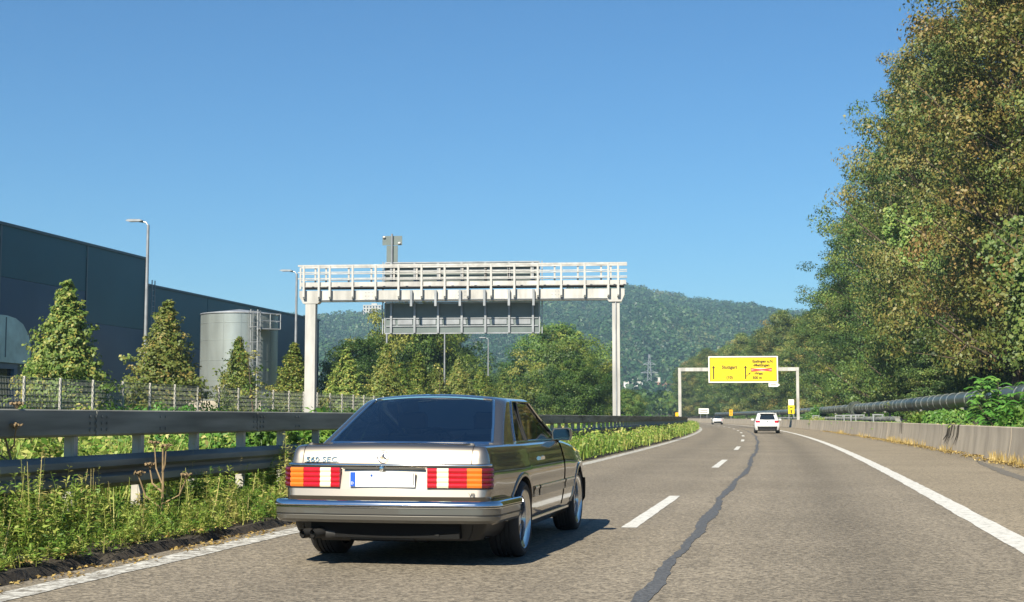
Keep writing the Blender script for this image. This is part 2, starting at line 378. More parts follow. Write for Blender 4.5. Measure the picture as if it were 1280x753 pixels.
# left verge: a low kerb of soil, grass bank, then the median
def zv(s, L):
    return .09+.03*math.sin(s*.9+L*2)+.02*math.sin(s*2.3) if L > 5.6 else (-.03 if L < 5.36+.03*math.sin(s*2.1)+.02*math.sin(s*5.3) else .065+.012*math.sin(s*3.1+L*9)+.012*math.sin(s*7.7))
tag(strip('verge', 5.30, 10.5, -12, 480, .08, M['soil'], nL=64, ds=.5, zfun=zv, attr=False), kind='structure')
tag(strip('far_verge', 22.1, 60, -12, 420, .08, M['grass'], nL=10, ds=4, attr=False, zfun=lambda s, L: -.04+.28*min(1, (L-22.1)/5)), kind='structure')
# right bank behind the wall
def zb(s, L): return min(3.5, max(0, (-L-8.6))*.22)+.35+.1*math.sin(s*.5+L)
tag(strip('bank', -5.88, -44, -12, 560, .3, M['soil'], nL=16, ds=3, zfun=zb, attr=False), kind='structure')

# ------------------------------------------------------------------ left guard rail (deep box beam above a wave beam)
gr = thing('guard_rail', 'long grey steel guard rail with box beam above wave beam along the weedy verge', 'guard rail', (0, 0, 0))
SEG = 4.0
def beam_mesh(prof, s0, s1, dL=0., n=4, caps=True):
    b = MB(); rows = []
    for i in range(n+1):
        s = s0+(s1-s0)*i/n; rows.append([rd(s, L+dL, z) for L, z in prof])
    b.sweep(rows, closed=True, caps=caps); return b
box_prof = [(6.50, 1.215), (6.38, 1.225), (6.365, 1.215), (6.365, 1.00), (6.38, .985), (6.50, .975), (6.56, .985), (6.56, 1.205)]
wave = [(6.36, .805), (6.345, .800), (6.27, .755), (6.262, .70), (6.33, .665), (6.335, .635), (6.262, .605), (6.268, .54), (6.34, .495), (6.36, .492)]
wave_prof = wave+[(L+.006, z) for L, z in reversed(wave)]
k = 0; s = -4.0
while s < 250:
    dz = .0025*(k % 2)
    b = beam_mesh(box_prof, s, s+SEG-.006, dz); b.build('box_beam', M['galv_old'], gr, smooth=35)
    b = beam_mesh(wave_prof, s+1.3, s+1.3+SEG+.10, -dz*1.5); b.build('wave_beam', M['galv_old'], gr, smooth=35)
    if s < 46:                                           # splice bolts of this joint, two columns of three
        b = MB()
        for ds in (-.16, -.06, .06, .16, 1.30, 1.42):
            for z in (1.04, 1.10, 1.16):
                if ds > 1 and z == 1.10: continue
                b.box(rd(s+ds, 6.358, z), (.014, .026, .026))
        tag(b.build('bolt', M['galv_old'], gr), kind='stuff')
        b = MB()
        for ds in (-.03,): b.box(rd(s+ds, 6.362, 1.10), (.012, .035, .225))
        b.build('splice_cover', M['galv_old'], gr)
    s += SEG; k += 1
pm = None; s = 5.0; k = 0
while s < 250:
    if pm is None:
        b = MB(); b.box((0, 0, .45), (.07, .125, 1.06)); b.box((.036, -.055, .45), (.05, .006, 1.06)); b.box((-.036, .055, .45), (.05, .006, 1.06))
        o = b.build('post', M['post'], gr); pm = o.data
    else:
        o = link('post', pm, gr)
    o.location = rd(s, 6.455, 0); o.rotation_euler = (0, 0, rslope(s)); s += 1.333

# guard rail of the other carriageway, seen through the gap
gr2 = thing('guard_rail', 'pale guard rail of the opposite carriageway seen through the gap in the grey rail', 'guard rail')
prof2 = [(L+4.0, z-.02) for L, z in [(6.36-.05, .805), (6.45, .755), (6.45, .70), (6.38, .65), (6.45, .60), (6.45, .54), (6.34, .495), (6.33, .5), (6.33, .8)]]
s = 20; pm = None
while s < 230:
    b = beam_mesh(prof2, s, s+SEG); b.build('wave_beam', M['galv'], gr2, smooth=35)
    for ds in (0, 2):
        if pm is None:
            b = MB(); b.box((0, 0, .35), (.06, .12, .78)); o = b.build('post', M['post'], gr2); pm = o.data
        else: o = link('post', pm, gr2)
        o.location = rd(s+ds, 10.26, 0)
    s += SEG

# ------------------------------------------------------------------ concrete wall on the right
cw = thing('concrete_wall', 'low beige concrete barrier wall running along the shoulder on the wooded side', 'concrete wall')
cprof = [(-5.62, -.02), (-5.63, .10), (-5.72, .62), (-5.73, .885), (-5.745, .905), (-5.90, .905), (-5.93, .88), (-6.05, -.02)]
s = 2.0; k = 0
while s < 500:
    ln = 7.2; b = beam_mesh(cprof, s, s+ln-.022, .006*math.sin(k*2.7), n=3); b.build('barrier_segment', M['concrete'], cw, smooth=30)
    s += ln; k += 1
# ------------------------------------------------------------------ pipeline with bands and supports
pl = thing('pipeline', 'thick dark jacketed pipeline with shiny bands running behind the concrete wall under the trees', 'pipeline')
def ring(r, n=20): return [(r*math.cos(2*math.pi*i/n), r*math.sin(2*math.pi*i/n)) for i in range(n)]
rng = random.Random(2); s = 26
while s < 330:
    if abs(s-122) > 2:
        b = beam_mesh([(-8.3+x, 1.93+z) for x, z in ring(.37)], s, s+5.0, n=2); b.build('pipe_segment', M['pipe'], pl, smooth=40)
    for q in (0, rng.uniform(1.2, 3.8)):
        b = beam_mesh([(-8.3+x, 1.93+z) for x, z in ring(.388)], s+q-.07, s+q+.09, n=1); b.build('pipe_band', M['band'], pl, smooth=40)
    s += 5.0
b = beam_mesh([(-8.3+x, 1.93+z) for x, z in ring(.60)], 121.2, 121.6, n=1); b.build('flange', M['pipe'], pl, smooth=40)
b = beam_mesh([(-8.3+x, 1.93+z) for x, z in ring(.47)], 121.61, 125, n=1); b.build('sleeve', M['pipe'], pl, smooth=40)
b = beam_mesh([(-8.3+x, 1.93+z) for x, z in ring(.60)], 123.4, 123.8, n=1); b.build('flange', M['pipe'], pl, smooth=40)
for s in (34, 49, 64, 79, 98, 112, 122.5, 138, 155, 172, 190, 210, 240, 270):
    b = MB(); b.box(rd(s, -8.3, .95), (.16, .16, 1.3)); b.box(rd(s, -8.3, 1.54), (.8, .2, .1)); b.build('pipe_support', M['galv_old'], pl)
pl2 = thing('pipeline', 'thinner low grey pipe beside the concrete wall beneath the thick dark pipeline', 'pipeline')
s = 84
while s < 240:
    b = beam_mesh([(-7.3+x, 1.02+z) for x, z in ring(.2, 14)], s, s+5.97, n=2); b.build('pipe_segment', M['galv_old'], pl2, smooth=40)
    b = beam_mesh([(-7.3+x, 1.02+z) for x, z in ring(.213, 14)], s+2.5, s+2.65, n=1); b.build('pipe_band', M['band'], pl2, smooth=40); s += 6
fr0 = None
for i, s in enumerate((96, 109, 113, 119, 127, 152)):
    if fr0 is None:
        b = MB(); b.box((-.30, 0, .65), (.09, .09, 1.3)); b.box((.30, 0, .65), (.09, .09, 1.3)); b.box((0, 0, 1.34), (.74, .10, .08))
        fr0 = tag(b.build('pipe_frame', M['galv'], None, loc=rd(s, -7.3, 0)), 'small pale post frame straddling the thin grey pipe behind the wall', 'pipe frame', 'pale frames over the thin pipe')
    else:
        o = fr0.copy(); COL.objects.link(o); o.location = rd(s, -7.3, 0)

# ------------------------------------------------------------------ large sign gantry over the other carriageway
S0, GA = 66.0, rslope(66)+R(5)
gx, gy, _ = rd(S0, 7.58)
GW = 14.9
gt = thing('sign_gantry', 'big pale steel sign gantry with railed walkway spanning the opposite carriageway', 'gantry', (gx, gy, .2), GA)
# local frame: x to the right, the near post at 0, the far post at -GW
b = MB(); b.box((0, 0, 3.2), (.36, .36, 6.6)); b.box((0, 0, .1), (.6, .6, .5)); b.build('post', M['white_steel'], gt)
b = MB(); b.box((-GW, 0, 3.2), (.50, .46, 6.6)); b.box((-GW, 0, .1), (.8, .8, .5)); b.build('post', M['white_steel'], gt)
b = MB()
P = [(.42, 7.13), (.42, 6.83), (.27, 6.50), (-.33, 6.50), (-.40, 6.60), (-GW+.45, 6.60), (-GW+.36, 6.50), (-GW-.36, 6.50), (-GW-.55, 6.83), (-GW-.55, 7.13)]
b.sweep([[(x, -.25, z) for x, z in P], [(x, .25, z) for x, z in P]], closed=True, caps=True); b.build('main_beam', M['white_steel'], gt)
b = MB(); b.box((-GW/2, .02, 7.27), (GW+.8, .74, .06)); b.build('walkway_deck', M['gap_shade'], gt)
b = MB(); b.box((-GW/2, -.36, 7.43), (GW+1.0, .035, .20)); b.build('toe_board', M['white_steel'], gt)
b = MB(); b.box((-GW/2, .34, 7.43), (GW+1.0, .035, .20)); b.build('toe_board', M['white_steel'], gt)
for yy in (-.40, .36):
    for z, r in ((8.34, .055), (8.02, .03), (7.71, .03)):
        b = MB(); b.beam((-GW-.6, yy, z), (.55, yy, z), r*1.3, r*1.6); b.build('rail', M['white_steel'], gt)
pmA = pmB = None
xs = [.12, -.35]+[-.35-1.13*i for i in range(1, 13)]+[-GW+.45, -GW-.3]
for x in xs:
    if pmA is None:
        b = MB(); b.box((0, -.43, 7.58), (.095, .06, 1.54)); b.box((0, -.33, 7.0), (.12, .16, .5)); o = b.build('rail_post', M['white_steel'], gt); pmA = o.data
        o.location = (x, 0, 0)
        b = MB(); b.box((0, .40, 7.81), (.085, .06, 1.08)); o = b.build('rail_post', M['white_steel'], gt); pmB = o.data; o.location = (x-.36, 0, 0)
    else:
        link('rail_post', pmA, gt, (x, 0, 0)); link('rail_post', pmB, gt, (x-.36, 0, 0))
for i in range(6):
    b = MB(); b.box((-3.95-i*1.19, -.34, 6.72), (.11, .14, .78)); b.build('hanger', M['galv'], gt)
for x in (-2.9, -7.45, -12.0):
    b = MB(); b.box((x, -.256, 6.86), (.46, .016, .46)); b.build('splice_plate', M['white_steel'], gt)
    b = MB()
    for dx in (-.16, 0, .16):
        for dz in (-.17, 0, .17): b.box((x+dx, -.270, 6.86+dz), (.035, .02, .035))
    tag(b.build('bolt', M['galv'], gt), kind='stuff')
b = MB(); b.tube([(.0, -.20, .3), (.0, -.20, 6.5)], .035, n=6); b.build('cable_conduit', M['galv'], gt)
b = MB(); b.tube([(-.4, -.27, 6.66), (-GW+.4, -.27, 6.66)], .025, n=6); b.build('cable_conduit', M['galv'], gt)
# two boards that face the other traffic: their backs are towards us
def board(name, label, x0, x1, z0, z1, y, ribs, stiff, parentloc):
    t = thing(name, label, 'sign', parentloc, GA)
    cx = (x0+x1)/2; W = x1-x0; H = z1-z0
    b = MB(); b.box((cx, y, (z0+z1)/2), (W-.08, .035, H-.08)); b.build('back_panel', M['sign_back'], t)
    for (c, d) in (((cx, y, z1), (W, .09, .06)), ((cx, y, z0), (W, .09, .06)), ((x0, y, (z0+z1)/2), (.06, .092, H-.06)), ((x1, y, (z0+z1)/2), (.06, .092, H-.06))):
        b = MB(); b.box(c, d); b.build('edge_frame', M['galv'], t)
    for i in range(ribs):
        x = x0+.32+(W-.64)*i/(ribs-1)
        b = MB(); b.box((x, y-.075, (z0+z1)/2), (.10, .11, H-.02)); b.build('rib', M['galv'], t)
    for z in stiff:
        b = MB(); b.box((cx, y-.045, z), (W-.14, .05, .045)); b.build('stiffener', M['galv'], t)
    return t
t = board('sign_board', 'wide grey sign back hanging under the gantry beam, ribbed', -11.35, -3.72, 5.07, 6.58, .58, 7, (5.42, 5.80), (gx, gy, .2))
for i in range(6):                                            # folded brackets between the ribs
    x = -11.35+.32+(7.63-.64)*(i+.5)/6
    b = MB(); b.box((x+.10, .54, 5.62), (.72, .04, .24)); b.add([(x-.52, .52, 5.5), (x-.36, .52, 5.5), (x-.40, .52, 5.74), (x-.52, .52, 5.74)], [(0, 1, 2, 3)])
    b.build('bracket', M['galv'], t)
t = board('sign_board', 'grey sign back standing behind the gantry railings', -11.35, -3.72, 7.36, 8.55, .50, 7, (7.75, 8.15), (gx, gy, .2))
b = MB(); b.box((-7.53, .42, 7.34), (7.6, .05, .10)); b.build('red_glow_strip', M['glow_red'], t)  # red windscreen reflection painted as a strip, no real part of the sign
b = MB()                                                      # light outer hoop round both boards
for x in (-11.47, -3.60): b.beam((x, .62, 5.04), (x, .62, 8.6), .05, .05)
b.build('hoop', M['galv'], t)
t = thing('mast_sign', 'narrow T shaped grey sign back standing tall on top of the gantry', 'sign', (gx-11.0*math.cos(GA), gy-11.0*math.sin(GA), .2), GA)
b = MB(); b.tube([(0, .42, 7.3), (0, .42, 9.98)], .05); b.build('pole', M['galv'], t)
b = MB(); b.box((0, .5, 9.66), (.98, .03, .46)); b.build('cross_panel', M['sign_back'], t)
b = MB(); b.box((0, .5, 8.83), (.56, .03, 1.16)); b.build('tall_panel', M['sign_back'], t)
for p in ((-.40, .46, 9.82), (.36, .46, 9.52), (.18, .46, 8.42)):
    b = MB(); b.lathe([(0, -.07), (.05, -.06), (.07, 0), (.05, .06), (0, .07)], axis='x', n=10, c=p); b.build('lamp_clip', M['white_steel'], t, smooth=40)

# ------------------------------------------------------------------ yellow direction sign on its portal
S1 = 160; GA1 = rslope(S1); px_, py_, _ = rd(S1, -6.05); PW = 13.25
pt = thing('portal_frame', 'slender white steel portal frame over the road carrying the yellow direction sign', 'gantry', (px_, py_, 0), GA1)
b = MB(); b.box((0, 0, 3.3), (.30, .30, 6.3)); b.build('post', M['white_steel'], pt)
b = MB(); b.box((-PW, 0, 3.3), (.34, .34, 6.3)); b.build('post', M['white_steel'], pt)
b = MB(); b.box((-PW/2, 0, 6.62), (PW+.34, .36, .40)); b.build('crossbeam', M['white_steel'], pt)
sg = thing('direction_sign', 'large yellow overhead direction sign reading Stuttgart and Esslingen', 'sign', (px_, py_, 0), GA1)
X0, X1, Z0, Z1 = -9.98, -2.18, 5.10, 8.10
b = MB(); b.box(((X0+X1)/2, -.26, (Z0+Z1)/2), (X1-X0-.1, .07, Z1-Z0-.1)); b.build('panel', M['sign_yellow'], sg)
for (c, d) in ((((X0+X1)/2, -.26, Z1-.06), (X1-X0, .10, .13)), (((X0+X1)/2, -.26, Z0+.06), (X1-X0, .10, .13)), ((X0+.06, -.26, (Z0+Z1)/2), (.13, .102, Z1-Z0-.25)), ((X1-.06, -.26, (Z0+Z1)/2), (.13, .102, Z1-Z0-.25))):
    b = MB(); b.box(c, d); b.build('border', M['sign_white'], sg)
for (c, d) in ((((X0+X1)/2, -.297, Z1-.19), (X1-X0-.4, .006, .05)), (((X0+X1)/2, -.297, Z0+.19), (X1-X0-.4, .006, .05)), ((X0+.19, -.297, (Z0+Z1)/2), (.05, .006, Z1-Z0-.45)), ((X1-.19, -.297, (Z0+Z1)/2), (.05, .006, Z1-Z0-.45))):
    b = MB(); b.box(c, d); b.build('inner_line', M['sign_black'], sg)
RX = (R(90), 0, 0)
def sx(u): return X0+(X1-X0)*(u-65)/1150.                      # from the sign's own layout grid
def sz(v): return Z1-(Z1-Z0)*(v-78)/412.
for tx, u, v, size, al in (('Stuttgart', 415, 250, .64, 'CENTER'), ('(10)', 415, 410, .58, 'CENTER'), ('Esslingen a.N.', 795, 160, .56, 'LEFT'), ('-Mettingen', 805, 220, .56, 'LEFT'), ('-West', 815, 350, .52, 'LEFT'), ('500 m', 795, 416, .54, 'LEFT')):
    text_obj('lettering', tx, size*.80, (sx(u), -.302, sz(v)), RX, M['sign_black'], sg, align=al, sx=.95, bold=.016)
for u in (150, 680):
    b = MB(); b.box((sx(u), -.30, sz(345)), (.13, .012, 1.30)); b.add([(sx(u)-.17, -.306, sz(262)), (sx(u)+.17, -.306, sz(262)), (sx(u), -.306, sz(222))], [(0, 1, 2)]); b.build('arrow', M['sign_black'], sg)
b = MB(); b.beam((sx(690), -.30, sz(388)), (sx(745), -.30, sz(350)), .012, .10, up=(0, 1, 0)); b.add([(sx(728), -.306, sz(345)), (sx(745), -.306, sz(366)), (sx(768), -.306, sz(330))], [(0, 1, 2)]); b.build('arrow', M['sign_black'], sg)
b = MB(); b.beam((sx(765), -.31, sz(275)), (sx(1115), -.31, sz(308)), .14, .02, up=(0, 1, 0)); b.build('crossing_out_bar', M['sign_red'], sg)
b = MB(); b.beam((sx(770), -.335, sz(308)), (sx(1115), -.335, sz(272)), .14, .02, up=(0, 1, 0)); b.build('crossing_out_bar', M['sign_red'], sg)
b = MB(); b.box((sx(945), -.303, sz(290)), (2.2, .012, .30)); b.build('cover_strip', M['sign_white'], sg)
sp = thing('arrow_plate', 'small white arrow shaped plate hanging below the yellow direction sign', 'sign', (px_, py_, 0), GA1)
b = MB(); P = [(-3.25, 4.62), (-2.25, 4.62), (-1.98, 4.83), (-2.25, 5.04), (-3.25, 5.04)]
b.sweep([[(x, -.28, z) for x, z in P], [(x, -.22, z) for x, z in P]], closed=True, caps=True); b.build('plate', M['sign_white'], sp)
b = MB(); b.box((-2.72, -.283, 4.83), (.62, .012, .09)); b.build('print', M['sign_black'], sp)

# ------------------------------------------------------------------ small roadside signs
def post_sign(name, label, s, L, panels, legs, zt):
    x, y, _ = rd(s, L); t = thing(name, label, 'sign', (x, y, 0), rslope(s))
    for dx in legs:
        b = MB(); b.box((dx, .06, zt/2), (.09, .09, zt)); b.build('leg', M['galv'], t)
    for (m, x0, x1, z0, z1) in panels:
        b = MB(); b.box(((x0+x1)/2, 0, (z0+z1)/2), (x1-x0, .04, z1-z0)); b.build('panel', m, t)
    return t
t = post_sign('exit_sign', 'white over yellow upright sign on two legs beside the portal post', 180, -6.9, [(M['sign_white'], -.35, .35, 2.72, 3.45), (M['sign_yellow'], -.4, .4, 1.62, 2.71)], (-.3, .3), 3.3)
b = MB(); b.box((0, -.026, 2.42), (.36, .012, .10)); b.build('print', M['sign_black'], t)
b = MB(); b.box((0, -.03, 1.85), (.14, .012, .3)); b.add([(-.16, -.037, 1.98), (.16, -.037, 1.98), (0, -.037, 2.14)], [(0, 1, 2)]); b.build('arrow', M['sign_black'], t)
t = post_sign('warning_sign', 'narrow orange upright sign behind the wall between the two white cars', 288, -7.0, [(M['sign_orange'], -.35, .35, 1.5, 2.75)], (0,), 2.7)
b = MB(); b.box((0, -.026, 2.30), (.16, .012, .5)); b.build('print', M['sign_black'], t)
b = MB(); b.box((0, -.026, 1.80), (.2, .012, .2)); b.build('print', M['sign_black'], t)
t = post_sign('board_sign', 'white board sign on two legs at the far bend of the road', 345, -6.9, [(M['sign_white'], -1.25, 1.25, 2.05, 3.4)], (-.8, .8), 2.6)
b = MB(); b.box((0, -.028, 2.95), (1.7, .012, .16)); b.build('print', M['sign_black'], t)
b = MB(); b.box((0, -.028, 2.4), (1.9, .012, .12)); b.build('print', M['sign_black'], t)
post_sign('marker_sign', 'small orange marker behind the foot of the white portal post', 168, 7.6, [(M['sign_orange'], -.22, .22, 1.0, 1.75)], (0,), 1.6)
b = None

# ------------------------------------------------------------------ fence, warehouse, tank, street lamps
def fz(s): return .12
fe = thing('mesh_fence', 'see through light steel mesh fence with pale posts before the warehouse yard', 'fence')
sm = pm = None
s = 39.0
while s < 114:
    x, y, _ = rd(s, 26.0); a = rslope(s+1.25)
    if pm is None:
        b = MB(); b.box((0, -.05, 1.2), (.08, .08, 2.55)); o = b.build('post', M['post'], fe, loc=(x, y, fz(s))); pm = o.data
    else: o = link('post', pm, fe, (x, y, fz(s)))
    if sm is None:
        b = MB()
        for j in range(12): b.box((0, 1.25, .12+j*.205), (.016, 2.46, .014))
        for j in range(25): b.box((.012, .06+j*.099, 1.24), (.007, .007, 2.28))
        o = tag(b.build('mesh_panel', M['wire'], fe), kind='stuff'); sm = o.data
    else: o = tag(link('mesh_panel', sm, fe), kind='stuff')
    o.location = (x-.02, y, fz(s)+.06); o.rotation_euler = (0, 0, a)
    s += 2.5
# warehouse
wh = thing('warehouse', 'long dark teal industrial hall with panelled cladding and a taller block', 'building', (-44.6, 0, 0))
def wall(name, m, y0, y1, z0, z1, x=0., th=.12, parent=wh):
    b = MB(); b.box((x-th/2, (y0+y1)/2, (z0+z1)/2), (th, y1-y0, z1-z0)); return b.build(name, m, parent)
b = MB(); b.box((-20.2, 60, 6.0), (40, 60.6, 12.0)); b.build('hall_core', M['teal'], wh)
b = MB(); b.box((-22.0, 111, 5.2), (40, 39.6, 10.4)); b.build('hall_core', M['teal'], wh)
for y0, y1 in ((30.3, 59.9), (60, 71.9), (72, 82.0)):
    wall('wall_panel', M['teal'], y0, y1-.08, 9.3, 12.3)
    wall('wall_panel', M['blue_clad'], y0, y1-.08, 4.95, 9.28, x=-.01)
wall('wall_panel', M['teal'], 82.08, 90.3, 7.32, 12.3); wall('wall_panel', M['blue_clad'], 82.08, 90.3, 3.2, 7.3, x=-.01)
wall('wall_panel', M['teal'], 30.3, 82.0, 0, 4.93, x=-.02); wall('wall_panel', M['teal'], 82.08, 90.3, 0, 3.18, x=-.02)
for y0, y1 in ((91.2, 104), (104.08, 117), (117.08, 131)):
    wall('wall_panel', M['teal'] if y0 < 117 else M['blue_clad'], y0, y1, 6.6, 10.75, x=-1.3); wall('wall_panel', M['blue_clad'], y0, y1, 0, 6.58, x=-1.31)
for y in (72, 82.04): wall('joint_cover', M['clad_edge'], y-.09, y+.05, 5.0, 12.3, x=.045, th=.05)
wall('roof_edge', M['clad_edge'], 30, 90.5, 12.3, 12.46, x=.1, th=.3); wall('roof_edge', M['clad_edge'], 90.6, 131.2, 10.75, 10.9, x=-1.2, th=.3)
wall('corner_trim', M['clad_edge'], 90.3, 90.46, 0, 12.3, x=.03, th=.3)
# ladder at the corner of the tall block
b = MB()
for dy in (.30, .75): b.beam((.25, 90.6+dy, 2), (.25, 90.6+dy, 10.9), .06, .06)
for i in range(22): b.beam((.25, 90.9, 2.2+i*.38), (.25, 91.35, 2.2+i*.38), .035, .035)
b.build('ladder', M['galv'], wh)
# rounded pale porch panel with windows under it
b = MB(); P = [(55.0, 4.3), (74.6, 4.3), (74.6, 5.3), (74.35, 6.0), (73.7, 6.6), (72.9, 6.9), (72.0, 7.0), (55.0, 7.0)]
b.sweep([[(.0, y, z) for y, z in P], [(.55, y, z) for y, z in P]], closed=True, caps=True); pp = b.build('porch_panel', M['pale_glass'], wh)
for y in (62.5, 64.5, 66.5, 68.5, 70.3, 71.9): b = MB(); b.box((.56, y, 5.75), (.05, .07, 2.3)); b.build('panel_joint', M['clad_edge'], pp)
for y0, y1 in ((66.0, 70.0), (70.2, 73.4)):
    f = MB()
    for (c, d) in (((.30, (y0+y1)/2, 4.1), (.3, y1-y0, .3)), ((.30, (y0+y1)/2, 1.9), (.3, y1-y0, .25)), ((.30, y0+.18, 3), (.302, .34, 2.0)), ((.30, y1-.18, 3), (.302, .34, 2.0))): f.box(c, d)
    o = f.build('window_frame', M['blue_frame'], wh); b = MB(); b.box((.2, (y0+y1)/2, 3), (.06, y1-y0-.6, 1.95)); b.build('pane', M['dark_glass'], o)
# tank
tx, ty, _ = rd(92, 38.4-1.36)
tx = -38.15
tk = thing('storage_tank', 'round galvanised steel water tank on a pale plinth beside the dark hall', 'tank', (tx, ty, 0))
TR, TH = 2.70, 8.35
b = MB(); b.lathe([(TR, 2.3), (TR, TH)], n=64); b.build('tank_shell', M['tank'], tk, smooth=40)
b = MB(); b.lathe([(TR+.03, TH-.02), (TR+.06, TH+.03), (TR+.03, TH+.08), (TR-.1, TH+.10), (0, TH+.45)], n=64); b.build('tank_roof', M['galv'], tk, smooth=40)
for z in (3.7, 5.1, 6.5, 7.7): b = MB(); b.lathe([(TR, z-.02), (TR+.014, z-.01), (TR+.014, z+.01), (TR, z+.02)], n=64); b.build('seam_ring', M['tank'], tk, smooth=40)
for i in range(14):
    a = i*2*math.pi/14+.2; b = MB(); b.box((math.cos(a)*TR, math.sin(a)*TR, 5.3), (.03, .05, 6.0), rz=a); b.build('seam_strip', M['tank'], tk)
b = MB(); b.box((0, 0, 1.2), (5.6, 5.6, 2.2)); b.build('plinth', M['beige'], tk)
# ladder with cage and platform on the road side
la = R(-48); lx, ly = math.cos(la)*(TR+.28), math.sin(la)*(TR+.28); ta = Vector((-math.sin(la), math.cos(la), 0)); ra = Vector((math.cos(la), math.sin(la), 0))
L0 = Vector((lx, ly, 0)); b = MB()
for sg_ in (-.25, .25): b.beam(L0+ta*sg_+Vector((0, 0, 2.4)), L0+ta*sg_+Vector((0, 0, 8.6)), .06, .06)
for i in range(20): z = 2.6+i*.3; b.beam(L0+ta*-.25+Vector((0, 0, z)), L0+ta*.25+Vector((0, 0, z)), .035, .035)
b.build('ladder', M['galv'], tk)
b = MB()
for i in range(5):
    z = 4.2+i*1.05; pts = [L0+ta*(.38*math.cos(q))+ra*(.75*math.sin(q))+Vector((0, 0, z)) for q in [math.pi*k/8 for k in range(9)]]; b.tube(pts, .03, n=5)
for q in (0, .25, .5, .75, 1): qq = math.pi*q; b.beam(L0+ta*(.38*math.cos(qq))+ra*(.75*math.sin(qq))+Vector((0, 0, 4.2)), L0+ta*(.38*math.cos(qq))+ra*(.75*math.sin(qq))+Vector((0, 0, 8.5)), .04, .02)
b.build('ladder_cage', M['galv'], tk)
b = MB(); pc = L0+ta*1.0+Vector((0, 0, 7.25)); b.box(pc, (1.0, 1.5, .07), rz=la)
for z in (7.8, 8.3):
    for d in (.0,): b.beam(pc+ra*.45+ta*-.7+Vector((0, 0, z-7.25)), pc+ra*.45+ta*.75+Vector((0, 0, z-7.25)), .05, .05); b.beam(pc+ra*.45+ta*.75+Vector((0, 0, z-7.25)), pc-ra*.4+ta*.75+Vector((0, 0, z-7.25)), .05, .05)
for q in (-.7, 0, .75): b.beam(pc+ra*.45+ta*q, pc+ra*.45+ta*q+Vector((0, 0, 1.05)), .05, .05)
b.build('platform', M['galv'], tk)
# street lamps
def lamp(label, s, L, H=10.3):
    x, y, _ = rd(s, L); t = thing('street_lamp', label, 'street lamp', (x, y, .2), 0, 'street lamps along the yard fence')
    b = MB(); b.tube([(0, 0, 0), (0, 0, 3.5), (0, 0, H-.2)], [.11, .10, .065], n=10); b.build('pole', M['galv'], t, smooth=40)
    b = MB(); b.tube([(0, 0, H-.25), (-.12, 0, H-.08), (-.45, 0, H-.02)], .045, n=8); b.build('bracket_arm', M['galv'], t, smooth=40)
    b = MB(); P = [(-.25, .0), (-.4, .07), (-.95, .09), (-1.1, .05), (-1.1, .01), (-.95, -.03), (-.4, -.03)]
    b.sweep([[(x_, -.13, H+z) for x_, z in P], [(x_, .13, H+z) for x_, z in P]], closed=True, caps=True); b.build('lamp_head', M['galv'], t)
lamp('tall grey street lamp in front of the stepped corner of the dark hall', 60.6, 29.4)
lamp('grey street lamp between the round tank and the thick gantry post', 83.4, 29.7)
lamp('lamp pole with its head hidden behind the end of the hanging sign board', 107.2, 29.8)
lamp('lamp pole hidden behind the middle of the hanging sign board', 131.8, 29.9)
lamp('distant street lamp with a visible head standing free before the wooded hill', 158.6, 29.6)

